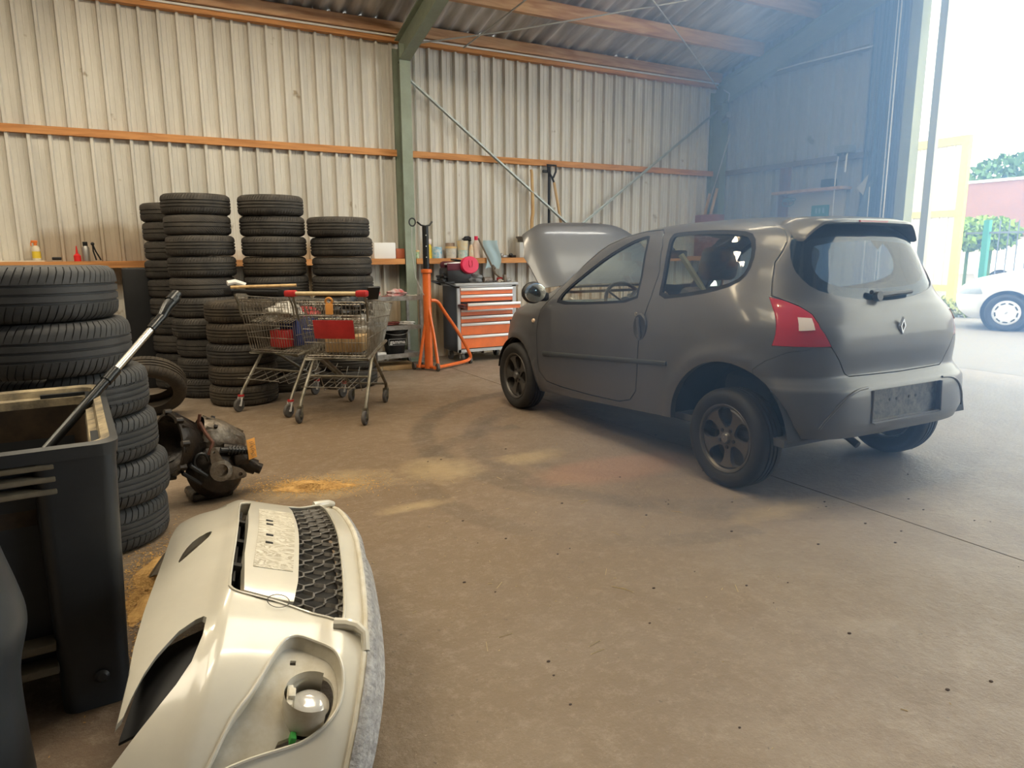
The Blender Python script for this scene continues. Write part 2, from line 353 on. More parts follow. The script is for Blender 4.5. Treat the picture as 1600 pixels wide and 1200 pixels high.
base=mix(mth('MULTIPLY',ramp(noise(14,10,.9),.50,.60),.22),base,(.44,.38,.31))
# oil under and beside the car, saw dust that was swept flat
base=mix(mth('MULTIPLY',blob(2.55,3.35,.5,.22,.5,3),.5),base,(.34,.16,.09))
for a in ((1.62,3.88,.22,.20),(2.25,3.82,.20,.10),(2.92,2.35,.28,.07),(1.25,3.35,.16,.05),(.93,3.92,.30,.18)): base=mix(mth('MULTIPLY',blob(*a,1.1,6,2.2),.55),base,(.42,.31,.16))
spk=ramp(noise(70,3,.5),.66,.72); base=mix(mth('MULTIPLY',spk,.22),base,(.50,.42,.30))
spk=ramp(noise(33,3,.5),.70,.73); base=mix(mth('MULTIPLY',spk,.6),base,(.06,.045,.035))
# outside the slab turns to pale pavers
out=mth('GREATER_THAN',X,8.32)
bk=N.new('ShaderNodeTexBrick'); bk.inputs['Scale'].default_value=4.5; L.new(tc.outputs['Object'],bk.inputs['Vector']); bk.inputs['Color1'].default_value=(.22,.19,.175,1); bk.inputs['Color2'].default_value=(.19,.175,.165,1); bk.inputs['Mortar'].default_value=(.16,.15,.13,1); bk.inputs['Mortar Size'].default_value=.012
pav=mix(ramp(noise(1.2,5),.35,.7),bk.outputs[0],(.19,.175,.165))
grey=mth('MULTIPLY',blob(6.6,1.2,3.8,4.2,1.1,.9,.5),.75); base=mix(grey,base,(.262,.248,.255))
base=mix(out,base,pav); L.new(base,P.inputs['Base Color'])
L.new(mth('MULTIPLY_ADD',noise(3,5),.35,.42),P.inputs['Roughness'])
h=mth('ADD',noise(30,5,.7),mth('MULTIPLY',noise(4,3),.8)); bp=N.new('ShaderNodeBump'); bp.inputs['Strength'].default_value=.55; bp.inputs['Distance'].default_value=.015; L.new(h,bp.inputs['Height']); L.new(bp.outputs[0],P.inputs['Normal'])
M_floor=m
# slab: two halves with an open joint at x = 3.3, a yard beyond the door
mb=MB(); J=.005
for (x0,x1,y0,y1) in ((-8,3.28-J,-12,YW+.1),(3.28+J,XE,-12,YW+.1)): mb.box(x0,x1,y0,y1,-.12,0)
mb.box(3.28-J,3.28+J,-12,YW+.1,-.12,-.012); mb.box(XE+.012,90,-60,90,-.12,0); mb.box(XE,XE+.012,-12,YW+.1,-.12,-.01)
struct('floor',mb,M_floor,0)
# doorway: steel post, sliding leaf, blue lining, tracks
M_lightgreen=mat('pale_green_paint',(.42,.46,.34),.5,0,.15,4)
mb=MB(); mb.box(XE-.06,XE+.10,DPY-.13,DPY,0,5.3); struct('trim_18',mb,M_lightgreen)
mb=MB(); mb.box(XE+.14,XE+.2,DPY-.30,DPY-.21,0,5.3); struct('trim_19',mb,mat('grey_green_paint',(.50,.50,.43),.5))
M_blue=mat('blue_sheet',(.10,.16,.26),.5,0,.2,2)
mb=MB(); sheet(mb,DPY+.01,DPY+.42,'y',XE-.10,0,lambda y:4.55,off=.15,rib=.02,dep=.02)
o=mb.obj('sliding_door_leaf',M_blue); tag(o,'tall blue sheet steel sliding door leaf folded beside the doorway post','door')
mb=MB()
for y in (DPY+.09,DPY+.13,DPY+.30): mb.tube([(XE-.125,y,.0),(XE-.125,y,4.7 if y<DPY+.2 else 2.1)],.008)
mb.obj('guide_rod',M_white,o)
# ---- yard: gate, fence, hedge, building, trees
M_yellow=mat('yellow_frame',(.68,.58,.16),.5)
M_cream=mat('cream_sheet',(.74,.70,.66),.6,0,.06,2)
g=thing('yard_gate','tall yard gate of pale sheeting in a yellow steel frame outside the doorway','gate',(16.4,9.15,0))
mb=MB(); mb.box(-.06,.06,0,.16,0,3.80); mb.box(-.06,.06,.16,2.6,3.62,3.80); mb.box(-.05,.05,.16,2.6,2.08,2.22); mb.box(-.05,.05,.16,2.6,.42,.56); mb.box(-.06,.06,2.6,2.76,0,3.8); mb.obj('gate_frame',M_yellow,g)
mb=MB(); sheet(mb,.16,2.6,'y',.0,.56,3.62,off=.2,dep=.02); mb.obj('sheet_panel',M_cream,g)
mb=MB(); mb.sphere((-.1,.75,.66),.07,10); mb.obj('gate_roller',M_black,g)
f=thing('steel_fence','steel bar fence with a green post beyond the yellow gate','fence',(17.2,9.2,0))
M_teal=mat('green_post_paint',(.05,.30,.24),.5); M_greybar=mat('grey_bar_paint',(.16,.18,.24),.5)
mb=MB(); mb.box(-.06,.06,-.22,-.10,0,2.0); mb.obj('post',M_teal,f)
mb=MB(); mb.box(-.02,.02,-4.2,.3,1.70,1.74); mb.box(-.02,.02,-4.2,.3,.34,.38); mb.obj('rail',M_greybar,f)
for k in range(22):
    y=-.42-k*.19; mb=MB(); mb.tube([(0,y,.1),(0,y,1.98)],.014); mb.obj('bar',M_greybar,f)
M_leaf=mat('leaf_green',(.16,.30,.07),.6,0,.5,20); M_leaf2=mat('tree_green',(.12,.24,.08),.7,0,.5,3)
def foliage(name,centre,size,n,leaf,m,seed,parent=None):
    rnd=random.Random(seed); mb=MB()
    for _ in range(n):
        while True:
            p=Vector((rnd.uniform(-1,1),rnd.uniform(-1,1),rnd.uniform(-1,1)))
            if .35<p.length<1: break
        p=Vector((p.x*size[0],p.y*size[1],p.z*size[2]))+Vector(centre); a=Vector((rnd.gauss(0,1),rnd.gauss(0,1),rnd.gauss(0,1))).normalized(); b=a.orthogonal().normalized(); c=a.cross(b); l=leaf*rnd.uniform(.6,1.3)
        mb.add([p-b*l,p-c*l*.5,p+b*l,p+c*l*.5],[(0,1,2,3)])
    return mb.obj(name,m,parent,0,False)
hd=thing('hedge','small clipped bright green hedge on bare stems behind the steel bar fence','hedge',(24,12.75,0))
foliage('leaf_mass',(0,0,1.85),(.7,1.15,.55),1500,.12,mat('hedge_green',(.26,.42,.04),.6,0,.4,6),3,hd)
mb=MB(); mb.rbox(-.4,.4,-.85,.85,1.5,2.1,.2); mb.tube([(0,-.3,0),(0,-.3,1.7)],.05,8); mb.tube([(0,.4,0),(0,.4,1.7)],.05,8); mb.obj('inner_twigs',mat('hedge_core',(.08,.14,.03),.9),hd)
M_brick=mat('red_brown_cladding',(.36,.19,.16),.7,0,.12,1)
b=thing('warehouse','long low red brown warehouse with a pale downpipe behind the parked cars','building',(44,14,0))
mb=MB(); mb.box(0,9,-22,26,2.1,5.2); mb.obj('clad_wall',M_brick,b)
mb=MB(); mb.box(.1,12,-22,26,0,2.1); mb.obj('plinth_wall',M_cream,b)
mb=MB(); mb.box(-.1,12,-22,26,5.2,5.35); mb.obj('roof_edge',M_white,b)
mb=MB(); mb.box(-.15,0,6.2,6.45,2.0,5.3); mb.obj('downpipe',M_white,b)
for k,(x,y,rx,h) in enumerate(((62,40,4.0,9.2),(62,31,4.3,8.8),(62,22.5,4.0,8.3),(62,14,4.0,8.2))):
    t=thing('tree',['round pale green tree furthest left above the warehouse roof','broad green tree second from the left above the warehouse roof','low green tree third from the left above the warehouse roof','green tree furthest right above the warehouse roof'][k],'tree',(x,y,0),0,'trees beyond the warehouse')
    foliage('crown',(0,0,h*.68),(rx,rx,h*.32),2200,.34,M_leaf2,10+k,t)
    mb=MB(); mb.tube([(0,0,0),(.1,0,h*.3),(0,.1,h*.7)],.3,8,r2=.1); mb.obj('trunk',mat('bark',(.10,.07,.05),.9),t)
w=tag(foliage('weeds',(15.0,8.55,.12),(.5,.9,.26),700,.07,mat('weed_green',(.36,.40,.10),.7,0,.5,9),8),'straggly weeds growing at the foot of the yellow gate','weeds',kind='stuff')
# ---------------------------------------------------------------- car bodies from horizontal sections
def pchip(xs,ys):
    xs=np.array(xs,float);ys=np.array(ys,float);h=np.diff(xs);d=np.diff(ys)/h;m=np.zeros(len(xs))
    for i in range(1,len(xs)-1):
        if d[i-1]*d[i]>0: w1=2*h[i]+h[i-1];w2=h[i]+2*h[i-1];m[i]=(w1+w2)/(w1/d[i-1]+w2/d[i])
    m[0]=d[0];m[-1]=d[-1]
    def f(x):
        x=min(max(x,xs[0]),xs[-1]);i=min(max(int(np.searchsorted(xs,x))-1,0),len(xs)-2);t=(x-xs[i])/h[i]
        return float((1+2*t)*(1-t)**2*ys[i]+t*(1-t)**2*h[i]*m[i]+t*t*(3-2*t)*ys[i+1]+t*t*(t-1)*h[i]*m[i+1])
    return f
class Body:
    M=.6
    def __init__(s,ZT,WT,SF,SR,PF,PR,arches=()):
        s.z0,s.z1=ZT[0],ZT[-1]; s.w=pchip(ZT,WT);s.sf=pchip(ZT,SF);s.sr=pchip(ZT,SR);s.pf=pchip(ZT,PF);s.pr=pchip(ZT,PR);s.arches=arches
    def flare(s,x,z):
        return sum(.016*math.exp(-((math.hypot(x-a,z-c)-r-.035)/.05)**2)*(1 if z>c-.1 else 0) for a,c,r in s.arches)
    def F(s,x,l,z):
        w=s.w(z)+s.flare(x,z)
        if x>s.M: h=s.sf(z)-s.M;p=s.pf(z)
        else: h=s.M-s.sr(z);p=s.pr(z)
        return abs((x-s.M)/max(h,.01))**p+abs(l/max(w,.01))**p-1
    def normal(s,x,l,z):
        e=.004; zz=min(max(z,s.z0+e),s.z1-e)
        v=Vector((s.F(x+e,l,zz)-s.F(x-e,l,zz),s.F(x,l+e,zz)-s.F(x,l-e,zz),s.F(x,l,zz+e)-s.F(x,l,zz-e)))
        return v.normalized() if v.length>1e-9 else Vector((0,0,1))
    def side(s,x,z,off=0):
        lo,hi=0,1.2
        for _ in range(30):
            m=(lo+hi)/2
            if s.F(x,m,z)<0: lo=m
            else: hi=m
        return lo+off
    def rear(s,l,z,off=0):
        lo,hi=s.M,-1.5
        for _ in range(30):
            m=(lo+hi)/2
            if s.F(m,l,z)<0: lo=m
            else: hi=m
        return lo-off
    def ring(s,z,n,ins=0):
        w=max(s.w(z)-ins,.01);hf=max(s.sf(z)-s.M-ins,.01);hr=max(s.M-s.sr(z)-ins,.01);pf,pr=s.pf(z),s.pr(z); P=[]
        K=1600
        for i in range(K):
            t=2*PI*i/K;c,q=math.cos(t),math.sin(t);p=pf if c>0 else pr;h=hf if c>0 else hr
            P.append((s.M+math.copysign(abs(c)**(2/p),c)*h,math.copysign(abs(q)**(2/p),q)*w))
        P=np.array(P); d=np.r_[0,np.cumsum(np.hypot(*(np.roll(P,-1,0)-P).T))]; Q=np.r_[P,P[:1]]
        t=np.arange(n)/n*d[-1]; x=np.interp(t,d,Q[:,0]); l=np.interp(t,d,Q[:,1])
        if not ins: l=np.array([b+math.copysign(s.flare(a,z),b) if abs(b)>w*.8 else b for a,b in zip(x,l)])
        return list(zip(x,l))
    def solid(s,zs,n,ins=0,off=0):
        mb=MB(); vs=[]
        for z in zs: vs += [(x,l,z) for x,l in s.ring(z,n,ins-off if ins else -off)]
        k=len(zs); fs=[(i*n+j,i*n+(j+1)%n,(i+1)*n+(j+1)%n,(i+1)*n+j) for i in range(k-1) for j in range(n)]
        fs+=[tuple(range(n))[::-1],tuple(range((k-1)*n,k*n))]; mb.add(vs,fs); return mb
    def set_normals(s,me,tol=.012):
        """the outer skin gets the normals of the true surface so cut panels shade evenly"""
        me.polygons.foreach_set('use_smooth',[True]*len(me.polygons))
        nm=[None]*len(me.loops)
        for p in me.polygons:
            pn=p.normal; outer=all(abs(s.F(*me.vertices[v].co))<.06 and s.z0+.004<me.vertices[v].co.z for v in p.vertices)
            for li in p.loop_indices:
                co=me.vertices[me.loops[li].vertex_index].co
                n=s.normal(*co) if outer else pn
                if outer and n.dot(pn)<.6: n=pn
                nm[li]=n
        me.normals_split_custom_set(nm); return me
ZT=[.18,.30,.43,.60,.635,.68,.80,.87,.92,1.0,1.07,1.16,1.26,1.37,1.43,1.475,1.505,1.525]
TW=Body(ZT,[.74,.80,.82,.825,.825,.825,.818,.808,.798,.775,.748,.705,.665,.605,.55,.46,.33,.12],
 [2.80,2.93,2.98,2.96,2.95,2.93,2.86,2.74,2.56,2.26,2.10,1.97,1.81,1.62,1.45,1.25,1.05,.75],
 [-.36,-.48,-.55,-.54,-.505,-.468,-.478,-.475,-.465,-.42,-.36,-.325,-.285,-.24,-.20,-.13,.0,.35],
 [5,5,5,5,5,5,4.8,4.6,4.6,4.8,5,5,5,5,4.5,3.6,3,2.4],[4.5,5,5,5,5,5,5,5,5,5,5,5,5,5,4.5,3.5,3,2.4],
 arches=((0,.30,.42),(2.41,.28,.33)))
zs=sorted(set([.18,.19,.21,.24,.30,.36,.43,.50,.56,.60,.62,.635,.65,.665,.68,.72,.76,.80,.84,.87,.895,.92,.95,.98,1.0,1.035,1.07,1.115,1.16,1.21,1.26,1.315,1.37,1.40,1.43,1.455,1.475,1.492,1.505,1.516,1.525]))
M_paint=mat('grey_car_paint',(.098,.098,.102),.38,.25,.12,3,coat=.4); MATS['grey_car_paint'].node_tree.nodes['Principled BSDF'].inputs['Coat Roughness'].default_value=.12
M_glass,N_,L_,P_=newmat('car_glass'); P_.inputs['Base Color'].default_value=(.82,.90,.88,1); P_.inputs['Roughness'].default_value=.02; P_.inputs['Transmission Weight'].default_value=1; P_.inputs['IOR'].default_value=1.45
def thin_glass(name,tint,refl=.12):
    m,N,L,P=newmat(name); out=[n for n in N if n.type=='OUTPUT_MATERIAL'][0]; N.remove(P)
    t=N.new('ShaderNodeBsdfTransparent'); t.inputs[0].default_value=(*tint,1); g=N.new('ShaderNodeBsdfGlossy'); g.inputs['Roughness'].default_value=.03
    fr=N.new('ShaderNodeFresnel'); fr.inputs[0].default_value=1.5; ad=N.new('ShaderNodeMath'); ad.operation='MULTIPLY_ADD'; ad.inputs[1].default_value=1.1; ad.inputs[2].default_value=refl*.3; L.new(fr.outputs[0],ad.inputs[0])
    gm=N.new('ShaderNodeNewGeometry'); iv=N.new('ShaderNodeMath'); iv.operation='SUBTRACT'; iv.inputs[0].default_value=1; L.new(gm.outputs['Backfacing'],iv.inputs[1]); mu=N.new('ShaderNodeMath'); mu.operation='MULTIPLY'; L.new(ad.outputs[0],mu.inputs[0]); L.new(iv.outputs[0],mu.inputs[1]); mx=N.new('ShaderNodeMixShader'); L.new(mu.outputs[0],mx.inputs[0]); L.new(t.outputs[0],mx.inputs[1]); L.new(g.outputs[0],mx.inputs[2]); L.new(mx.outputs[0],out.inputs[0]); return m
M_glass=thin_glass('window_glass',(.93,.96,.955))
M_seal=mat('black_trim',(.02,.02,.022),.4)
M_red=mat('red_lens',(.42,.014,.022),.12,coat=.8); M_clear=mat('clear_lens',(.75,.68,.66),.15,coat=.8)
M_tyre=mat('tyre_rubber',(.026,.024,.023),.72,0,.35,7,bump=.15,bs=25)
M_alloy=mat('dull_dark_alloy',(.12,.11,.10),.42,.5,.3,9); M_alloy_l=mat('alloy_edge',(.30,.28,.25),.4,.6,.2,8)
M_seat=mat('seat_cloth',(.085,.085,.09),.9); M_dash=mat('dash_plastic',(.10,.11,.11),.6)
car=thing('car','dark grey three door hatchback with its bonnet raised, parked facing the long wall','car',(3.67,2.78,0),PI/2)
outer=TW.solid(zs,150).mesh('o',M_paint,0); zi=[.23]+[z for z in zs if .25<z<1.49]+[1.495]
inner=TW.solid(zi,100,.028)
def sp(poly,y0=-1.2,y1=1.2): return MB().prism(poly,y0,y1,'y')          # side view cutter (s,z)
def rp(poly,x0=-1.2,x1=.12): return MB().prism(poly,x0,x1,'x')          # rear view cutter (l,z)
def mir(h): return h+[(-a,b) for a,b in h[::-1] if abs(a)>1e-6]
def inset(poly,d):
    c=np.array(poly); n=len(c); out=[]; A=sum(c[i][0]*c[(i+1)%n][1]-c[(i+1)%n][0]*c[i][1] for i in range(n)); sg=1 if A>0 else -1
    for i in range(n):
        a,b,e=c[i-1],c[i],c[(i+1)%n]; t1=(b-a)/max(1e-9,np.hypot(*(b-a))); t2=(e-b)/max(1e-9,np.hypot(*(e-b)))
        n1=np.array([-t1[1],t1[0]])*sg; n2=np.array([-t2[1],t2[0]])*sg; k=n1+n2; k/=max(.3,(k@n1)); out.append(tuple(b+k*d))
    return out
M_rub=mat('window_rubber',(.010,.010,.011),.65,spec=.25)
DOOR=[(2.02,.86),(2.03,.67),(2.015,.50),(1.99,.38),(1.90,.315),(1.70,.305),(1.3,.31),(.95,.325),(.82,.36),(.755,.43),(.742,.55),(.738,.77),(.715,.92),(.70,1.04),(.71,1.20),(.78,1.36),(.85,1.435),(.93,1.462),(1.1,1.455),(1.25,1.425),(1.448,1.36),(1.618,1.25),(1.762,1.145),(1.88,1.03)]
DW0=[(1.80,.925),(1.3,.955),(.82,1.00),(.84,1.10),(.90,1.31),(.955,1.42),(1.02,1.425),(1.145,1.385),(1.34,1.292),(1.55,1.172),(1.70,1.075),(1.80,.985)]; DWIN=smooth_poly(DW0,1)
QW0=[(.625,1.026),(.655,1.13),(.70,1.30),(.76,1.425),(.72,1.44),(.45,1.445),(.18,1.435),(.06,1.405),(.0,1.31),(-.005,1.20),(.05,1.135),(.21,1.085),(.42,1.05)]; QWIN=smooth_poly(QW0,1)
DWI=[(1.735,.962),(1.3,.984),(.862,1.022),(.875,1.10),(.935,1.30),(.975,1.385),(1.015,1.392),(1.13,1.355),(1.32,1.265),(1.52,1.152),(1.66,1.060),(1.735,1.00)]
QWI=[(.600,1.062),(.625,1.13),(.665,1.29),(.705,1.392),(.69,1.400),(.45,1.408),(.19,1.400),(.095,1.378),(.04,1.30),(.035,1.21),(.08,1.165),(.22,1.122),(.42,1.087)]
GATE=mir([(0,1.6),(.40,1.6),(.47,1.44),(.505,1.40),(.605,1.257),(.675,1.085),(.655,1.067),(.614,1.034),(.588,.994),(.578,.926),(.532,.831),(.47,.75),(.43,.69),(.40,.674),(0,.668)])
RWIN=mir(smooth_poly([(0,1.047),(.2,1.057),(.40,1.085),(.52,1.12),(.565,1.19),(.565,1.26),(.53,1.36),(.47,1.435),(.35,1.458),(0,1.465)],1,False))
WSH=mir(smooth_poly([(0,1.05),(.4,1.05),(.68,1.03),(.66,1.12),(.53,1.37),(.46,1.435),(0,1.46)],1,False))
HOOD=[(2.16,-.66),(2.16,.66),(2.5,.68),(2.75,.60),(2.86,.40),(2.90,0),(2.86,-.40),(2.75,-.60),(2.5,-.68)]
BUMP=[(-1,.1),(-.1,.1),(-.22,.45),(-.18,.70),(-.24,.755),(-.33,.805),(-.44,.832),(-1,.832)]
LAMP=[(.685,1.076),(.72,.957),(.75,.835),(.536,.835),(.582,.926),(.592,.994),(.618,1.030),(.658,1.062)]
SILL=MB().prism([(-1.2,-.1),(-1.2,.325),(-.50,.355),(-.36,.37),(.3,.33),(2.1,.2),(3.1,.14),(3.1,-.1)],-1.2,1.2,'y')
wheelcut=[SILL,MB().cyl((0,-1,.30),(0,1,.30),.42,n=56),MB().cyl((2.41,-1,.28),(2.41,1,.28),.33,n=48)]
archkeep=MB().box(-.9,3.4,-.56,.56,0,.9)
hoodcut=MB().prism(HOOD,.74,1.2,'z')
def part(name,cut,m,keep=None,minus=(),off=0,parent=None,ins=inner,base=None):
    b=base or outer.copy()
    me=boolean(b,[keep],'INTERSECT') if keep is not None else b
    me=boolean(me,[ins]+list(minus))
    me.materials.clear(); me.materials.append(m)
    TW.set_normals(me); return link(name,me,parent or car)

body=part('body_shell',None,M_paint,None,[sp(inset(DOOR,-.0035)),rp(inset(GATE,-.005)),sp(QWIN),MB().prism(WSH,1.15,2.8,'x'),sp(BUMP),*wheelcut,hoodcut,MB().prism(inset(LAMP,-.003),-1.2,-.02,'x'),MB().prism([(-a,b) for a,b in inset(LAMP,-.003)],-1.2,-.02,'x')])
DWI=[(a[0]*.65+b[0]*.35,a[1]*.65+b[1]*.35) for a,b in zip(DWI,DW0)]; QWI=[(a[0]*.65+b[0]*.35,a[1]*.65+b[1]*.35) for a,b in zip(QWI,QW0)]
for side,sg in (('left',1),('right',-1)):
    d=part('door',None,M_paint,sp(inset(DOOR,.0035),0 if sg>0 else -1.2,1.2 if sg>0 else 0),[sp(DWIN)])
    mb=MB(); w0=MB()
    gl=TW.solid(zs,110,.012); 
    gi=TW.solid(zi,100,.017)
    for nm,poly,par,inn in (('side_window',DWIN,d,DWI),('quarter_window',QWIN,car,QWI)):
        q=boolean(gl.mesh('g',M_glass,0),[sp(inset(poly,-.012),0 if sg>0 else -1.2,1.2 if sg>0 else 0)],'INTERSECT'); q=boolean(q,[gi]); q.materials.clear(); q.materials.append(M_glass); TW.set_normals(q); link(nm,q,par)
        # black rubber/ceramic border round the pane
        bd=boolean(TW.solid(zs,110,.004).mesh('g',M_seal,0),[sp(inset(poly,-.006),.1 if sg>0 else -1.2,1.2 if sg>0 else -.1)],'INTERSECT'); bd=boolean(bd,[TW.solid(zi,100,.022)]); bd=boolean(bd,[MB().prism(smooth_poly(inn,1),.2*sg,1.1*sg,'y')]); bd.materials.clear(); bd.materials.append(M_rub); TW.set_normals(bd); link('window_seal',bd,par)
gate=part('tailgate',None,M_paint,rp(GATE),[rp(RWIN)])
gm=boolean(TW.solid(zs,150,.005).mesh('g',M_glass,0),[rp(inset(RWIN,-.01))],'INTERSECT'); gm=boolean(gm,[TW.solid(zi,100,.010)]); gm.materials.clear(); gm.materials.append(thin_glass('rear_glass',(.62,.72,.80),.0)); TW.set_normals(gm); link('rear_window',gm,gate)
gm=boolean(TW.solid(zs,150,.011).mesh('g',M_seal,0),[rp(inset(RWIN,-.01))],'INTERSECT'); gm=boolean(gm,[TW.solid(zi,100,.02),rp(mir(smooth_poly([(0,1.11),(.3,1.12),(.44,1.155),(.475,1.22),(.455,1.30),(.41,1.355),(0,1.375)],1,False)))]); gm.materials.clear(); gm.materials.append(M_seal); TW.set_normals(gm); link('window_border',gm,gate)
gm=boolean(TW.solid(zs,110,.008).mesh('g',M_glass,0),[MB().prism(inset(WSH,-.01),1.15,2.8,'x')],'INTERSECT'); gm=boolean(gm,[TW.solid(zi,100,.013)]); gm.materials.clear(); gm.materials.append(M_glass); TW.set_normals(gm); link('windscreen',gm,car)
PL=[(-.30,.435),(.30,.435),(.295,.60),(-.30,.60)]
PREC=smooth_poly([(-.56,.42),(.56,.42),(.585,.50),(.47,.585),(.40,.612),(-.40,.612),(-.47,.585),(-.585,.50)],1)
bumper=part('rear_bumper',None,M_paint,sp(inset(BUMP,.0025)),[rp(inset(GATE,-.005)),*wheelcut,MB().prism(PL,-1.2,-.50,'x')])
for sg in (1,-1):
    lp=[(sg*a,b) for a,b in LAMP]
    l=part('tail_lamp',None,M_red,MB().prism(lp,-1.2,-.02,'x'))
    cl=[(sg*a,b) for a,b in ((.672,.915),(.655,.982),(.605,.978),(.612,.92))]
    q=boolean(TW.solid(zs,150,0,.004).mesh('g',M_clear,0),[MB().prism(cl,-1.2,-.05,'x')],'INTERSECT'); q=boolean(q,[TW.solid(zs,100,.002)]); q.materials.clear(); q.materials.append(M_clear); TW.set_normals(q); link('reversing_lens',q,l)
mb=MB(); mb.grid(lambda u,v:(-.515,-.30+.6*u,.435+.165*v),2,2); mb.box(-.52,-.512,-.30,.30,.435,.60)
pl=mb.obj('plate_recess',mat('dirty_recess',(.17,.17,.165),.3,.4,.6,26,(.05,.05,.05)),bumper)
for y in (-.11,-.05,.06,.12):
    mb=MB(); mb.cyl((-.522,y,.53),(-.519,y,.53),.009,n=10); mb.obj('screw_hole',M_seal,pl)
mb=MB(); mb.tube([(-.545,.30,.60),(-.552,.305,.43),(-.552,.28,.422),(-.552,-.28,.422),(-.552,-.305,.43),(-.545,-.30,.60)],.006); mb.obj('recess_rim',M_paint,bumper)
for sg in (1,-1):
    pts=[]; 
    for (l,z) in smooth_poly([(.33,.615),(.42,.61),(.50,.575),(.60,.47),(.63,.42)],2,False): pts.append((TW.rear(l,z,.001),l*sg,z))
    mb=MB(); mb.tube(pts,.007,6); mb.obj('bumper_crease',M_paint,bumper)
# bonnet panel, raised on its stay
hm=boolean(outer.copy(),[MB().prism(inset(HOOD,.003),.76,1.2,'z')],'INTERSECT'); hm=boolean(hm,[TW.solid(zi,100,.012)]); hm.materials.clear(); hm.materials.append(M_paint); TW.set_normals(hm)
hood=link('bonnet',hm,car); HT=R(-64); hp=Vector((2.14,0,1.035))
hood.matrix_local=Matrix.Translation(hp)@Matrix.Rotation(HT,4,'Y')@Matrix.Translation(-hp)
mb=MB(); mb.tube([(2.62,-.5,.86),(2.50,-.42,1.45)],.006); mb.obj('bonnet_stay',M_rod,car)
mb=MB(); mb.box(2.18,2.86,-.6,.6,.30,.72); mb.obj('engine_bay',M_black,car)
mb=MB(); mb.grid(lambda u,v:(2.10+.10*v,-.62+1.24*u,1.01-.03*v),2,2); mb.obj('scuttle_panel',M_black,car)
# wheel wells, underbody
mb=MB()
for s0,z0,r in ((0,.30,.425),(2.41,.28,.335)):
    for sg in (1,-1):
        a=[(s0+math.cos(t)*r,z0+math.sin(t)*r) for t in np.linspace(.12,PI-.12,24)]
        vs=[(x,sg*y,z) for x,z in a for y in (.50,.785)]; mb.add(vs,[(2*i,2*i+2,2*i+3,2*i+1) for i in range(len(a)-1)]); mb.add([(x,sg*.50,z) for x,z in a],[tuple(range(len(a)))])
mb.box(.6,2.7,-.5,.5,.22,.28); mb.box(-.46,.6,-.5,.5,.37,.40); mb.obj('underbody',M_rubber_d,car)
mb=MB(); mb.tube([(-.30,.33,.37),(-.44,.33,.33),(-.50,.33,.30)],.02,10); mb.obj('exhaust_pipe',M_black,car)
# side strip, indicator, handle, lock, fuel scratches
def strip(sg):
    mb=MB(); A=(1.915,.537,.018); B=(.461,.650,.014); vs=[]; n=24
    for i in range(n+1):
        t=i/n; x=A[0]+(B[0]-A[0])*t; z=A[1]+(B[1]-A[1])*t; h=A[2]+(B[2]-A[2])*t
        for dz,o in ((-h,-.004),(-h,.006),(-h*.5,.011),(h*.5,.011),(h,.006),(h,-.004)): vs.append((x,sg*TW.side(x,z+dz,o),z+dz))
    mb.add(vs,[(i*6+j,i*6+6+j,i*6+7+j,i*6+j+1) for i in range(n) for j in range(5)]+[tuple(range(6)),tuple(range(n*6,n*6+6))[::-1]]); return mb
mat('strip_plastic',(.040,.042,.038),.5)
for sg in (1,-1): strip(sg).obj('side_strip',MATS['strip_plastic'],car)
mb=MB(); mb.sphere((2.09,TW.side(2.09,.78),.78),.03,14,sc_=(1,.35,.6)) if 0 else mb.lathe([(1e-4,.012),(.018,.010),(.026,.0)],16,Matrix.Translation((2.10,TW.side(2.10,.78),.78))@Matrix.Rotation(-PI/2,4,'X')@Matrix.Diagonal((1,.7,1,1))); mb.obj('side_indicator',mat('indicator_lens',(.75,.55,.38),.2,coat=.5),car)
Mh=Matrix.Translation((.735,TW.side(.735,.845,.002),.845))@Matrix.Rotation(-PI/2,4,'X')
mb=MB(); mb.lathe([(1e-4,.004),(.046,.004),(.058,.008),(.064,.002),(.065,-.004)],28,Mh@Matrix.Diagonal((1.0,1.4,1,1))); hd=mb.obj('handle_dish',mat('handle_dish',(.05,.05,.052),.35),car)
mb=MB(); mb.rbox(-.012,.012,-.066,.066,.004,.022,.008,Mh@Matrix.Rotation(R(12),4,'Z')); mb.obj('door_handle',M_paint,hd)
mb=MB(); mb.cyl((.80,TW.side(.80,.93,-.002),.925),(.80,TW.side(.80,.93,.006),.925),.012); mb.obj('door_lock',M_alloy_l,car)
# mirrors
for sg in (1,-1):
    mb=MB(); mb.sphere((0,0,0),1,20,sc_=(.06,.10,.085)); 
    for i,v in enumerate(mb.v): mb.v[i]=(max(v[0],-.035),v[1],v[2])
    o=mb.obj('door_mirror',M_seal,car); o.location=(1.93,sg*.90,1.015)
    mb=MB(); mb.lathe([(1e-4,0),(.078,0),(.086,-.004)],28,Matrix.Translation((-.037,0,0))@Matrix.Rotation(-PI/2,4,'Y')@Matrix.Diagonal((.85,1.1,1,1))); mb.obj('mirror_glass',mat('mirror_glass',(.85,.92,.92),.08,1),o)
    mb=MB(); mb.rbox(-.02,.05,-sg*.14 if sg>0 else .02,-.02 if sg>0 else .14,-.07,.0,.02); mb.obj('mirror_arm',M_seal,o)
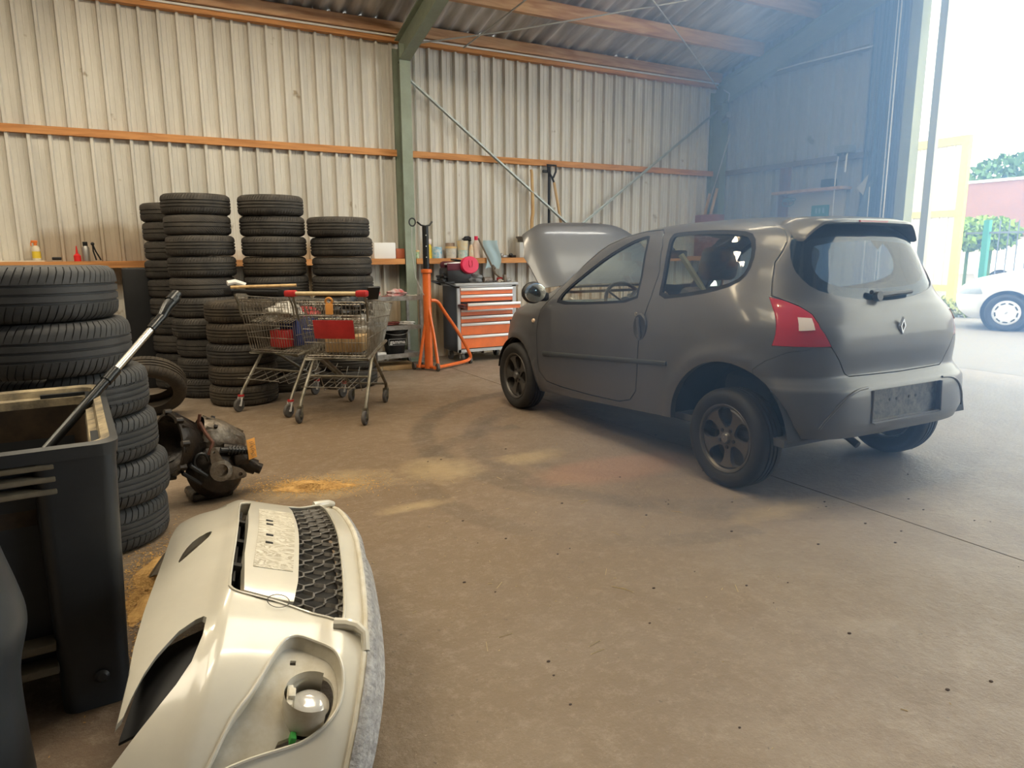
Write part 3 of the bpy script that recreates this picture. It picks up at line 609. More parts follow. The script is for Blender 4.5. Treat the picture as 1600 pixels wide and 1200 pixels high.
# spoiler over the tailgate glass
def spo(u,v):
    l=-.49+.98*u; a=abs(l)/.49; dz=-.085*max(0,(a-.72)/.28)**1.6-.012*a*a; dx=.05*max(0,(a-.6)/.4)**1.5
    pr=[(.08,1.500),(.0,1.510),(-.14,1.507),(-.245,1.484),(-.255,1.470),(-.24,1.463),(-.15,1.468),(-.10,1.455),(.03,1.45)]
    t=v*(len(pr)-1); i=min(int(t),len(pr)-2); t-=i; x=pr[i][0]+(pr[i+1][0]-pr[i][0])*t; z=pr[i][1]+(pr[i+1][1]-pr[i][1])*t
    return (x+dx*(1 if x<.0 else .2),l,z+dz-(.03*a**4 if x>0 else .0))
mb=MB(); mb.grid(spo,41,17); n=17; mb.f+= [tuple(range(n)),tuple(range(40*n,41*n))[::-1]]; mb.mi+=[0,0]; sp_=mb.obj('spoiler',M_paint,gate,50)
mb=MB(); mb.box(-.260,-.24,-.12,.12,1.470,1.480); mb.obj('brake_light',M_red,sp_)
# badge, wiper, dent
mb=MB(); xb=TW.rear(0,.915)
od=[(0,.052),(.027,0),(0,-.052),(-.027,0)]; idd=[(0,.026),(.013,0),(0,-.026),(-.013,0)]
vs=[(xb-.004,-y,.915+z) for y,z in od]+[(xb-.016,-y*.8,.915+z*.8) for y,z in od]+[(xb-.016,-y,.915+z) for y,z in idd]+[(xb-.004,-y,.915+z) for y,z in idd]
mb.add(vs,[(a*4+i,a*4+(i+1)%4,a*4+4+(i+1)%4,a*4+4+i) for a in range(3) for i in range(4)]); mb.obj('diamond_badge',mat('chrome',(.75,.75,.76),.12,1),gate,10)
mb=MB(); _wp=[(TW.rear(l,z,.018),l,z) for l,z in ((.13,1.095),(.05,1.085),(-.05,1.082),(-.15,1.085),(-.22,1.09))]; mb.cyl((-.37,.10,1.07),(-.40,.10,1.075),.026); mb.tube(_wp,.013,8); mb.tube([(TW.rear(.10,1.075,.022),.10,1.075),_wp[2]],.014,8); mb.obj('rear_wiper',M_seal,gate)
# wheels
def wheel_prof(r,w,rr,groove=4,sh=.02):
    """closed tyre section (radius, axial)"""
    hw=w/2; p=[(rr,-hw*.78),(rr+.012,-hw*.86),((r+rr)/2,-hw*1.0),(r-.03,-hw*.97),(r-.008,-hw*.80)]
    gx=np.linspace(-hw*.62,hw*.62,groove+1)
    for i,g in enumerate(gx):
        if 0<i<groove:
            p+=[(r,g-.006),(r-.008,g-.004),(r-.008,g+.004),(r,g+.006)]
        elif i==0: p+=[(r-.002,g)]
        else: p+=[(r-.002,g)]
    p+=[(r-.008,hw*.80),(r-.03,hw*.97),((r+rr)/2,hw),(rr+.012,hw*.86),(rr,hw*.78)]
    return p
def alloy_wheel():
    """axis along +y, outer face towards +y, returns list of (name, mesh, parentname)"""
    r=.283; rr=.192; RX=Matrix.Rotation(-PI/2,4,'X'); out={}
    mb=MB(); mb.lathe(wheel_prof(r,.185,rr),72,RX,close=False); out['tyre']=mb.mesh('tyre',M_tyre,40)
    mb=MB(); mb.lathe([(.186,-.07),(.176,-.06),(.170,.0),(.176,.055),(.192,.066),(.197,.074),(.193,.079),(.183,.074),(.176,.062)],64,RX); mb.lathe([(1e-4,-.045),(.14,-.045),(.172,-.03)],32,RX)
    out['rim']=mb.mesh('rim',M_alloy,30)
    mb=MB(); mb.lathe([(1e-4,.070),(.028,.070),(.034,.058),(.075,.052),(.125,.060),(.165,.066),(.178,.058),(.178,.038),(.12,.034),(.03,.034),(1e-4,.034)],90,RX)
    cut=[]
    for k in range(5):
        a=R(90)+k*2*PI/5; c=(math.cos(a)*.118,math.sin(a)*.118); pts=[]
        for j in range(24):
            t=2*PI*j/24; x=math.cos(t)*.060; y=math.sin(t)*(.050+.018*math.cos(t)); pts.append((c[0]+x*math.cos(a)-y*math.sin(a),c[1]+x*math.sin(a)+y*math.cos(a)))
        cut.append(MB().prism(pts,-.1,.2,'y'))
    sp0=mb.mesh('s',M_alloy,0); sp1=boolean(sp0,cut); sp1.polygons.foreach_set('use_smooth',[True]*len(sp1.polygons)); sp1.set_sharp_from_angle(angle=R(30)); out['spider']=sp1
    mb=MB(); mb.lathe([(1e-4,.077),(.024,.076),(.028,.070)],24,RX); out['centre_cap']=mb.mesh('cap',mat('cap_silver',(.16,.155,.15),.35,.5),40)
    mb=MB()
    for a,b in (((0,.012),(.006,0)),((.006,0),(0,-.012)),((0,-.012),(-.006,0)),((-.006,0),(0,.012))): mb.beam((a[0],.0785,a[1]),(b[0],.0785,b[1]),.002,.003,up=(0,1,0))
    out['cap_emblem']=mb.mesh('emb',MATS['chrome'],0)
    mb=MB(); mb.cyl((.052,.045,0),(.052,.060,0),.011,n=8); out['wheel_bolt']=mb.mesh('bolt',M_black,0)
    return out
AW=alloy_wheel()
def put_wheel(s0,l,flip,steer=0,rot=0):
    w=bpy.data.objects.new('wheel',None); C.objects.link(w); w.parent=car; w.location=(s0,l,.283); w.rotation_euler=(0,0,(PI if flip else 0)+steer)
    for k in ('tyre','rim','spider'):
        o=link(k,AW[k],w); o.rotation_euler=(0,rot,0)
        if k=='spider':
            for q in ('centre_cap','cap_emblem'): link(q,AW[q],w).rotation_euler=(0,rot,0)
            for b in range(5): link('wheel_bolt',AW['wheel_bolt'],w).rotation_euler=(0,rot-R(54)+b*2*PI/5,0)
put_wheel(0,.715,False,0,.1); put_wheel(2.41,.725,False,0,-.3); put_wheel(0,-.715,True); put_wheel(2.41,-.725,True)
# cabin
def seat(x,y,name):
    s=bpy.data.objects.new(name,None); C.objects.link(s); s.parent=car; s.location=(x,y,0)
    mb=MB(); mb.rbox(-.05,.45,-.25,.25,.38,.55,.06); mb.obj('seat_cushion',M_seat,s)
    mb=MB(); mb.rbox(-.06,.06,-.25,.25,0,.60,.05,Matrix.Translation((0,0,.52))@Matrix.Rotation(R(-16),4,'Y')); mb.obj('seat_back',M_seat,s)
    mb=MB(); T=Matrix.Translation((-.17,0,1.12))@Matrix.Rotation(R(-14),4,'Y'); mb.rbox(-.05,.05,-.145,.145,.02,.23,.05,T,seg=3); mb.cyl(T@Vector((0,.06,-.08)),T@Vector((0,.06,.04)),.008); mb.cyl(T@Vector((0,-.06,-.08)),T@Vector((0,-.06,.04)),.008); mb.obj('headrest',M_seat,s)
seat(.72,.37,'driver_seat'); seat(.72,-.37,'passenger_seat')
mb=MB(); mb.rbox(-.12,.25,-.58,.58,.45,.62,.06); mb.rbox(-.17,-.05,-.58,.58,.55,.95,.05); 
mb.rbox(-.17,-.08,.20,.45,.93,1.08,.04); mb.rbox(-.17,-.08,-.45,-.20,.93,1.08,.04); mb.obj('rear_bench',M_seat,car)
mb=MB(); mb.rbox(1.62,2.15,-.66,.66,.62,.935,.08); mb.rbox(1.58,1.8,-.12,.12,.85,1.0,.04); mb.obj('dashboard',M_dash,car)
mb=MB(); T=Matrix.Translation((1.45,.37,.93))@Matrix.Rotation(R(-62),4,'Y'); mb.tube([T@Vector((.18*math.cos(t),.18*math.sin(t),0)) for t in np.linspace(0,2*PI,33)[:-1]],.014,8,closed=True); mb.lathe([(1e-4,.02),(.06,.015),(.07,-.02)],18,T)
for a in (0,2.3,-2.3): mb.beam(T@Vector((0,0,0)),T@Vector((.175*math.cos(a+PI),.175*math.sin(a+PI),0)),.03,.012)
mb.tube([T@Vector((0,0,-.02)),T@Vector((0,0,-.25))],.03,8); mb.obj('steering_wheel',M_seal,car)
mb=MB(); mb.rbox(1.32,1.35,-.10,.12,1.27,1.33,.012); mb.cyl((1.36,0,1.33),(1.44,0,1.38),.01); mb.obj('rear_view_mirror',M_seal,car)
mb=MB(); mb.tube([(.62,.60,1.30),(.55,.50,1.12),(.45,.42,.9)],.018,4); mb.obj('seat_belt',mat('belt_webbing',(.45,.42,.30),.8),car)
mb=MB(); mb.box(-.35,2.1,-.72,.72,.30,.34); mb.obj('cabin_floor',M_seat,car)
# ---------------------------------------------------------------- loose tyres
def tyre_mesh(name,r,w,rr,sip=64,skew=.25,groove=4,depth=.006,m=None,frac=.16):
    prof=wheel_prof(r,w,rr,groove); hw=w/2; mb=MB(); k=len(prof)
    gx=np.linspace(-hw*.62,hw*.62,groove+1); inner=abs(gx[1])*(1.25 if groove==4 else 1.0)
    ang=[]
    for i in range(sip):
        a=2*PI*i/sip; d=2*PI/sip
        ang+=[(a,0),(a+d*(1-frac)*.5,0),(a+d*(1-frac),0),(a+d*(1-frac)+d*.03,1),(a+d*.97,1)]
    vs=[]
    for a,dn in ang:
        for (q,z) in prof:
            sh=(abs(z)>inner and q>r-.035)
            qq=q-(depth if (dn and sh) else 0)
            aa=a+skew*(abs(z)-hw*.5)*(1 if z>0 else -.8)/r*(1 if q>r-.04 else 0)
            vs.append((qq*math.cos(aa),qq*math.sin(aa),z))
    n=len(ang); fs=[(i*k+j,((i+1)%n)*k+j,((i+1)%n)*k+j+1,i*k+j+1) for i in range(n) for j in range(k-1)]
    mb.add(vs,fs); mb.lathe([(rr+.004,-hw*.76),(r-.022,-hw*.85),(r-.018,0),(r-.022,hw*.85),(rr+.004,hw*.76)],64)
    return mb.mesh(name,m or M_tyre,38)
M_tyre_d=mat('dusty_tyre_rubber',(.075,.066,.056),.8,0,.6,5,(.030,.028,.026),bump=.15,bs=25)
M_tyre_b=mat('brown_dusty_tyre',(.085,.066,.045),.85,0,.5,4,(.036,.030,.024))
M_tyre_g=mat('grey_tyre_rubber',(.060,.061,.063),.62,0,.35,6,bump=.12,bs=25)
TA=tyre_mesh('tyre_wide',.335,.222,.215,74,.40,4,.008,M_tyre_g); TB=tyre_mesh('tyre_mid',.31,.205,.20,66,.35,5,.007,M_tyre_g)
TC_=tyre_mesh('tyre_small',.30,.187,.19,70,.5,4,.005,M_tyre_d); TD=tyre_mesh('tyre_winter',.29,.18,.19,80,-1.2,3,.006,M_tyre_d); TE=tyre_mesh('tyre_old',.295,.18,.19,60,.3,4,.005,M_tyre_b)
rt=random.Random(7)
def tyre(me,x,y,z,label,group,rot=None):
    o=link('tyre',me); o.location=(x,y,z); o.rotation_euler=rot if rot else (rt.uniform(-.004,.004),rt.uniform(-.004,.004),rt.uniform(0,6.28)); return tag(o,label,'tyre',group)
ORD=['bottom','second','third','fourth','fifth','sixth','seventh','eighth','ninth','tenth','eleventh']
def nth(i,n): return 'topmost' if i==n-1 else 'bottom' if i==0 else (ORD[i]+' from floor')
TWD={}
def stack(spec,desc,group,z0=0):
    z=z0
    for i,(me,x,y,w) in enumerate(spec):
        w={'TA':w}.get('x',{TA:.2235,TB:.2065,TC_:.1885,TD:.1815,TE:.1815}[me])
        tyre(me,x,y,z+w/2,'%s tyre, %s in %s'%('big black' if me in (TA,TB) else 'dusty',nth(i,len(spec)),desc),group); z+=w
stack([(TB,-.216,3.69,.208),(TB,-.198,3.67,.208),(TB,-.229,3.65,.208),(TB,-.250,3.63,.208),(TA,-.325,3.59,.226),(TA,-.36,3.59,.226)],'foreground stack behind the open bin','tyres in the foreground stack')
j=lambda s: rt.uniform(-s,s)
stack([((TC_,TC_,TD)[i%3],.665+j(.012),7.27+j(.012),.189) for i in range(9)]+[(TC_,.655,7.28,.189)],'left one of the two tallest stacks','tyres in the tall left stack')
stack([((TE,TC_,TC_)[i%3],1.32+j(.012),7.17+j(.012),.189) for i in range(9)]+[(TC_,1.30,7.15,.189)],'right one of the two tallest stacks','tyres in the tall middle stack')
stack([((TD,TC_)[i%2],1.93+j(.01),7.02+j(.012),.183) for i in range(8)]+[(TC_,1.90,7.0,.187)],'the stack nearest the steel column','tyres in the right stack')
stack([(TD,.49+j(.01),7.87+j(.01),.183) for i in range(9)]+[(TD,.49,7.88,.183)],'half hidden stack furthest left','tyres in the back stack')
stack([((TE,TE,TC_)[i%3],.89+(-.01 if i==0 else j(.006)),6.70+j(.006),.182) for i in range(5)],'low stack before the tall ones','tyres in the low stack')
tyre(TE,.09,6.35,.265,'used tyre leaning at a tilt beside the foreground stack','loose tyres by the wall',(R(-48),R(18),R(10)))
mb=MB(); mb.rbox(-.14,.14,-.03,.03,0,1.2,.02); o=mb.obj('wheelie_bin_panel',M_black); o.location=(.13,7.86,0); tag(o,'upright black plastic panel standing against the wall left of the tyre stacks','panel')
# ---------------------------------------------------------------- open black bin
bin_=thing('pallet_bin','open black plastic pallet bin with a dusty yellowed rim in the left foreground','bin',(-.06,2.20,0),R(3.2))
BW,BD,BH=1.2,1.05,.80
M_bin=mat('bin_plastic',(.030,.034,.038),.42,0,.35,3,bump=.08,bs=12); M_binin=mat('bin_inside_grime',(.085,.055,.03),.75,0,.7,5,(.02,.015,.012)); M_rimd=mat('bin_rim_dust',(.50,.40,.24),.75,0,.55,9,(.12,.10,.07))
def rr(x0,x1,y0,y1,r,n=6):
    P=[]
    for cx,cy,a in ((x1-r,y1-r,0),(x0+r,y1-r,PI/2),(x0+r,y0+r,PI),(x1-r,y0+r,3*PI/2)):
        for i in range(n+1): t=a+PI/2*i/n; P.append((cx+r*math.cos(t),cy+r*math.sin(t)))
    return P
def loft(mb,rings,mi=0,caps=(False,False)):
    n=len(rings[0]); vs=[p for r_ in rings for p in r_]; k=len(rings)
    fs=[(i*n+j,i*n+(j+1)%n,(i+1)*n+(j+1)%n,(i+1)*n+j) for i in range(k-1) for j in range(n)]
    if caps[0]: fs.append(tuple(range(n))[::-1])
    if caps[1]: fs.append(tuple(range((k-1)*n,k*n)))
    mb.add(vs,fs,mi)
def ringz(d,z,r): return [(x,y,z) for x,y in rr(-BW+d,-d,d,BD-d,r)]
mb=MB(); loft(mb,[ringz(.085,.12,.03),ringz(.08,.3,.03),ringz(.07,.62,.03),ringz(.035,.775,.05)],caps=(True,False)); bs0=mb.mesh('wall_panels',M_bin,30)
mb.obj('wall_panels',M_bin,bin_)
def pillar(xa,xb,ya,yb):
    m_=MB(); rings=[]
    for z,t in ((0,.030),(.12,.027),(.785,.0)):
        x0,x1,y0,y1=xa,xb,ya,yb
        if xb==0: x1-=t
        else: x0+=t
        if ya==0: y0+=t
        else: y1-=t
        rings.append([(x,y,z) for x,y in rr(x0,x1,y0,y1,.04)])
    loft(m_,rings,caps=(True,True)); q=boolean(m_.mesh('p',M_bin,0),[MB().box(-BW+.058,-.058,.058,BD-.058,.13,1)])
    q.polygons.foreach_set('use_smooth',[True]*len(q.polygons)); q.set_sharp_from_angle(angle=R(30)); link('corner_pillar',q,bin_)
for xa,xb in ((-.205,0),(-BW,-BW+.205)):
    for ya,yb in ((0,.25),(BD-.25,BD)): pillar(xa,xb,ya,yb)
for k,z in enumerate((.682,.717,.752)):
    mb=MB(); mb.rbox(-BW+.15,-.15,.0,.07,z-.008,z+.008,.004); mb.obj('wall_rib',MATS.get('rib_beige') or mat('rib_beige',(.16,.13,.085),.7,0,.5,6),bin_)  # ribs coloured paler and browner than the bin walls
mb=MB(); mb.rbox(-.60,-.585,.004,.05,.665,.765,.004); mb.rbox(-.36,-.345,.004,.05,.665,.765,.004); mb.obj('wall_rib',M_bin,bin_)
mb=MB()
for z in (.155,.225): mb.rbox(-BW+.2,-.2,.02,.10,z-.012,z+.012,.005)
mb.tube([(-.36+.055*math.cos(t),.045,.19+.045*math.sin(t)) for t in np.linspace(0,2*PI,25)[:-1]],.01,6,closed=True); mb.obj('base_stringer',MATS['rib_beige'],bin_)
mb=MB(); loft(mb,[ringz(-.004,.765,.055),ringz(-.008,.80,.055),ringz(.012,.806,.05)]); mb.obj('rim',M_bin,bin_)
mb=MB(); loft(mb,[ringz(.012,.806,.05),ringz(.034,.800,.045),ringz(.040,.775,.04),ringz(.062,.770,.04),ringz(.066,.74,.04)]); mb.obj('rim_ledge',M_rimd,bin_)
mb=MB(); loft(mb,[ringz(.066,.74,.04),ringz(.085,.16,.04)]); mb.add([(x,y,.16) for x,y in rr(-BW+.085,-.085,.085,BD-.085,.04)],[tuple(range(28))]); mb.obj('inner_lining',M_binin,bin_)
for x,z in ((-.13,.55),(-.10,.10)):
    mb=MB(); mb.lathe([(1e-4,.008),(.012,.007),(.02,0)],16,Matrix.Translation((x,.02,z))@Matrix.Rotation(PI/2,4,'X')); mb.obj('moulded_button',M_bin,bin_)
# telescopic brush handle leaning in the bin
B0=Vector((-.33,2.72,.62)); B1=Vector((.188,3.3,1.122)); dr=(B1-B0).normalized(); L0=B0-dr*.62*0
def at(t): return B0+(B1-B0)*t
hb=thing('snow_brush','telescopic brush with black grip and silver tube, leaning in the open bin','brush',tuple(at(-.55)))
off=at(-.55)
mb=MB(); mb.tube([at(-.55)-off,at(.53)-off],.0165,14); mb.tube([at(.46)-off,at(.53)-off],.021,14); mb.obj('black_shaft',mat('gloss_black',(.012,.013,.014),.25),hb)
mb=MB(); mb.tube([at(.53)-off,at(.80)-off],.0135,14); mb.obj('silver_tube',mat('brushed_aluminium',(.62,.60,.55),.3,.9),hb)
mb=MB(); e=at(1.0)-off; s_=at(.79)-off; mb.tube([s_,at(.82)-off,at(.90)-off],.019,14)
side=dr.cross(Vector((0,0,1))).normalized(); upv=side.cross(dr)
mb.tube([at(.88)-off,at(.93)-off+upv*.012,e+upv*.014],.019,14,r2=.026)
mb.cyl(e-side*.0+upv*.018-dr*.03,e+upv*.020+dr*.024,.024,.021,16); mb.obj('grip',MATS['gloss_black'],hb)
mb=MB(); mb.rbox(-.10,.10,-.02,.02,-.03,.03,.01,Matrix.Translation((0,0,.0))@Matrix.Rotation(R(40),4,'Z')); mb.obj('brush_head',M_black,hb)
# curved black plastic body part in the corner of the frame
o=MB()
pr=[(-.272,.70),(-.266,.67),(-.250,.60),(-.238,.53),(-.248,.48),(-.264,.42),(-.268,.33),(-.262,.12),(-.255,0)]
pr=smooth_poly(pr,2,False); vs=[]; 
nj=14
for (x,z) in pr:
    for jx in range(nj):
        t=jx/(nj-1); y=1.62+.30*t; vs.append((x*1.06+.0-.10*(2*t-1)**2*.6-.03*abs(2*t-1)**4,y,z))
ni=len(pr); vs2=[(v[0]-.055,v[1],v[2]) for v in vs]
o.add(vs,[(i*nj+j_,(i+1)*nj+j_,(i+1)*nj+j_+1,i*nj+j_+1) for i in range(ni-1) for j_ in range(nj-1)])
o.add(vs2,[(i*nj+j_,i*nj+j_+1,(i+1)*nj+j_+1,(i+1)*nj+j_) for i in range(ni-1) for j_ in range(nj-1)])
for a in (0,nj-1):
    b0=len(o.v); q=[vs[i*nj+a] for i in range(ni)]+[vs2[i*nj+a] for i in range(ni)]; o.add(q,[(i,i+1,ni+i+1,ni+i) for i in range(ni-1)])
q=[vs[k] for k in range(nj)]+[vs2[k] for k in range(nj)]; o.add(q,[(i,i+1,nj+i+1,nj+i) for i in range(nj-1)])
o=o.obj('wheel_arch_liner',M_bin); tag(o,'curved black plastic wheel arch liner standing at the left edge in front of the bin','car part')
# ---------------------------------------------------------------- white front bumper on its back
BF=Matrix(((.0,0,0,0),(0,0,0,0),(0,0,0,0),(0,0,0,1)))
yaw,tilt,rl=-.171,1.213,-.013
fx=Vector((math.cos(yaw),math.sin(yaw),0)); uy=Vector((-math.sin(yaw),math.cos(yaw),0)); zz=Vector((0,0,1))
fF=fx*math.cos(tilt)+zz*math.sin(tilt); zF=-fx*math.sin(tilt)+zz*math.cos(tilt); uF=uy*math.cos(rl)+zz*math.sin(rl)
MF=Matrix(((uF.x,fF.x,zF.x,.607),(uF.y,fF.y,zF.y,2.136),(uF.z,fF.z,zF.z,.305),(0,0,0,1)))   # local x=across, y=outwards, z=up the face
fb=thing('bumper_cover','white front bumper cover with honeycomb grille lying on its back on the floor','bumper'); fb.matrix_world=MF
_PD=pchip([-.06,0,.02,.05,.11,.2,.3,.4,.45,.55,.62,.7],[-.05,.01,.04,.085,.085,.06,.05,.040,.005,-.07,-.15,-.25])
def gb(u,h): return _PD(h)-.12*(u*u+.0016)**.65/.8**1.3-.25*(abs(u)/.8)**6
def gn(u,h):
    e=.004; a=(gb(u+e,h)-gb(u-e,h))/(2*e); b=(gb(u,h+e)-gb(u,h-e))/(2*e); return Vector((-a,1,-b)).normalized()
def slab(u0,u1,h0,h1,nu,nh,o1,o0):
    mb=MB(); n1=nu+1; 
    vs=[]
    for off in (o1,o0):
        for i in range(nu+1):
            for j_ in range(nh+1):
                u=u0+(u1-u0)*i/nu; h=h0+(h1-h0)*j_/nh; n=gn(u,h); vs.append(Vector((u,gb(u,h),h))+n*off)
    K=(nu+1)*(nh+1); m_=nh+1; fs=[]
    for i in range(nu):
        for j_ in range(nh):
            a=i*m_+j_; fs.append((a,a+1,a+m_+1,a+m_)); fs.append((K+a,K+a+m_,K+a+m_+1,K+a+1))
    for i in range(nu):
        a=i*m_; fs.append((a,a+m_,K+a+m_,K+a)); a=i*m_+nh; fs.append((a,K+a,K+a+m_,a+m_))
    for j_ in range(nh):
        a=j_; fs.append((a,K+a,K+a+1,a+1)); a=nu*m_+j_; fs.append((a,a+1,K+a+1,K+a))
    mb.add(vs,fs); return mb
def bnorm(me,o1=0):
    me.polygons.foreach_set('use_smooth',[True]*len(me.polygons)); nm=[None]*len(me.loops)
    for p in me.polygons:
        pn=p.normal.copy()
        for li in p.loop_indices:
            co=me.vertices[me.loops[li].vertex_index].co; n=gn(co.x,co.z)
            if n.dot(pn)<-.6: n=-n
            nm[li]=n if n.dot(pn)>.75 else pn
    me.normals_split_custom_set(nm)
def bpart(name,poly,cuts,m,o1,o0,parent=None,both=False,nu=90,nh=44):
    polys=poly if isinstance(poly[0][0],(tuple,list)) else [poly]
    P=np.array([p for q in polys for p in q]); u0,u1=P[:,0].min()-.02,P[:,0].max()+.02; h0,h1=P[:,1].min()-.02,P[:,1].max()+.02
    me=slab(u0,u1,h0,h1,nu,nh,o1,o0).mesh(name,m,0)
    me=boolean(me,[MB().prism(polys[0],-1.5,1,'y')],'INTERSECT')
    if cuts: me=boolean(me,[MB().prism(c,-1.5,1,'y') for c in cuts])
    me.materials.clear(); me.materials.append(m); bnorm(me); return link(name,me,parent or fb)
M_bump=mat('cream_white_paint',(.62,.585,.49),.30,0,.10,4,coat=.7); MATS['cream_white_paint'].node_tree.nodes['Principled BSDF'].inputs['Coat Roughness'].default_value=.10
M_bump_m=mat('scuffed_white_plastic',(.64,.61,.53),.55,0,.35,14,(.50,.45,.34)); M_lip=mat('scuffed_grey_lip',(.46,.445,.42),.75,0,.6,60,(.22,.21,.20),bump=.4,bs=90)
half=[(0,.588),(.25,.590),(.394,.585),(.488,.576),(.569,.570),(.622,.566),(.613,.558),(.583,.555),(.53,.544),(.491,.529),(.44,.498),(.420,.468),(.418,.452),(.428,.445),(.481,.444),(.553,.454),(.595,.473),(.637,.503),(.693,.548),(.752,.603),(.798,.63),(.839,.604),(.853,.504),(.855,.354),(.847,.154),(.823,.051),(.74,.05),(.66,.055),(.55,.062),(.43,.062),(.20,.056),(0,.055)]
OUT=[(-a,b) for a,b in half]+half[::-1][1:-1]
_g=[(.318,.413),(.350,.401),(.364,.374),(.384,.287),(.428,.179),(.465,.126),(.455,.115),(.216,.111)]
GR=smooth_poly([(-a,b) for a,b in _g[::-1]][::-1]+[(0,.112)]+_g[::-1],2)
LOGO=smooth_poly([(-.094,.548),(-.07,.53),(.007,.489),(.066,.476),(.086,.484),(.051,.519),(-.019,.54)],1)
FOG=smooth_poly([(-.758,.377),(-.727,.36),(-.675,.342),(-.634,.31),(-.534,.27),(-.503,.249),(-.499,.214),(-.536,.15),(-.574,.121),(-.627,.108),(-.678,.115),(-.708,.158),(-.72,.23),(-.738,.316)],2)
FOG2=[(-a,b) for a,b in FOG]
skin=bpart('bumper_skin',OUT,[GR,LOGO,FOG,FOG2],M_bump,0,-.012)
def rimtube(poly,r,o,m,name,parent,closed=True):
    pts=[Vector((u,gb(u,h),h))+gn(u,h)*o for u,h in poly]; mb=MB(); mb.tube(pts,r,6,closed=closed); return mb.obj(name,m,parent)
# deep returns round the openings
def flange(poly,depth,m,name,parent,infl=0.0):
    mb=MB(); n=len(poly); vs=[]
    c=Vector((sum(p[0] for p in poly)/n,0,sum(p[1] for p in poly)/n))
    for (u,h) in poly:
        p=Vector((u,gb(u,h),h)); vs+= [p, p+Vector(((c.x-u)*infl,-depth,(c.z-h)*infl))]
    mb.add(vs,[(2*i,2*((i+1)%n),2*((i+1)%n)+1,2*i+1) for i in range(n)]); return mb.obj(name,m,parent)
flange(GR,.045,M_bump,'grille_surround',skin,.0); flange(FOG,.035,M_bump_m,'lamp_surround',skin,.02); flange(FOG2,.035,M_bump_m,'lamp_surround',skin,.02)
flange(LOGO,.03,M_bump,'emblem_recess',skin)
rimtube(GR,.004,.001,M_bump,'opening_edge',skin); rimtube(FOG,.004,.001,M_bump,'opening_edge',skin)
# number plate bar
PB=smooth_poly([(-.355,.385),(.355,.385),(.368,.335),(.386,.269),(.388,.236),(0,.232),(-.388,.236),(-.386,.269),(-.368,.335)],1)
bar=bpart('plate_bar',PB,[],M_bump,.006,-.03,nu=40,nh=10)
# dirty print left by the number plate, with its four slots
m,N,L,P=newmat('plate_print'); tc=N.new('ShaderNodeTexCoord'); mp=N.new('ShaderNodeMapping'); mp.inputs['Scale'].default_value=(16,1,7); wv=N.new('ShaderNodeTexNoise'); wv.inputs['Scale'].default_value=1.6; wv.inputs['Detail'].default_value=5; wv.inputs['Distortion'].default_value=2.2
L.new(tc.outputs['Object'],mp.inputs[0]); L.new(mp.outputs[0],wv.inputs['Vector']); r_=N.new('ShaderNodeValToRGB'); e_=r_.color_ramp.elements; e_[0].position=.40; e_[0].color=(.64,.60,.50,1); e_[1].position=.47; e_[1].color=(.33,.29,.21,1); q=e_.new(.53); q.color=(.60,.56,.46,1); q=e_.new(.62); q.color=(.42,.38,.29,1); L.new(wv.outputs[0],r_.inputs[0]); L.new(r_.outputs[0],P.inputs['Base Color']); P.inputs['Roughness'].default_value=.7
pp=bpart('plate_print',[(-.25,.250),(.24,.240),(.243,.350),(-.245,.358)],[],m,.0075,.0,bar,nu=24,nh=6)
for u,h in ((.08,.32),(.04,.32),(-.05,.32),(-.10,.32)):
    mb=MB(); p=Vector((u,gb(u,h),h))+gn(u,h)*.0075; mb.rbox(-.006,.006,-.002,.002,-.011,.011,.001,Matrix.Translation(p)); mb.obj('plate_slot',MATS['dark'],pp)
mb=MB(); pts=[Vector((-.390+.026*math.cos(t),0,.284+.028*math.sin(t))) for t in np.linspace(0,2*PI,33)[:-1]]; pts=[Vector((p.x,gb(p.x,p.z)+.0065,p.z)) for p in pts]; mb.tube(pts,.0012,4,closed=True)
mb.obj('tow_eye_cover_edge',mat('seam_dark',(.10,.09,.07),.7),fb)
mb=MB(); mb.tube([Vector((u,gb(u,h)+.0025,h)) for u,h in ((-.362,.382),(-.378,.335),(-.393,.27),(-.40,.228))],.0012,4); mb.obj('panel_seam',MATS['seam_dark'],fb)
# honeycomb grille: rows of wavy bars
M_grl=mat('grille_plastic',(.17,.155,.135),.5,0,.4,12); gr=bpy.data.objects.new('honeycomb_grille',None); C.objects.link(gr); gr.parent=fb
mb=MB(); 
rows=4; pitch=.066
for k in range(rows+1):
    h0=.118+.112*k/rows; pts=[]; n=140
    ulim=.455-.075*(k/rows)
    for i in range(n+1):
        u=-ulim+2*ulim*i/n; ph=(u/pitch+ (.5 if k%2 else 0))%1; tri=abs(ph-.5)*2; s=min(1,max(0,(tri-.30)/.40)); hh=h0+.0145*(s*2-1)
        pts.append(Vector((u,gb(u,hh)-.014,hh)))
    for a,b in zip(pts,pts[1:]): mb.beam(a,b,.011,.0042,up=(0,0,1))
mb.obj('grille_mesh',M_grl,gr)
gback=bpart('grille_backing',inset(GR,-.01),[],MATS['dark'],-.075,-.08,gr,nu=30,nh=8)
mb=MB(); mb.rbox(-.28,.28,-.0,.02,.395,.402,.002); 
for u in (-.2,-.02,.15): mb.rbox(u-.012,u+.012,-.02,.035,.38,.42,.003)
o=mb.obj('bracket',MATS['dark'],gr); o.location=(0,-.03,0)
IL=[(-.62,.44),(-.60,.55),(-.48,.57),(-.40,.55),(-.38,.42),(-.5,.40)]
bpart('slot_shade',IL,[],MATS['dark'],-.055,-.06,nu=20,nh=10); bpart('slot_shade',[(-a,b) for a,b in IL],[],MATS['dark'],-.055,-.06,nu=20,nh=10)  # black sheets added behind the headlight slots to make them look shaded
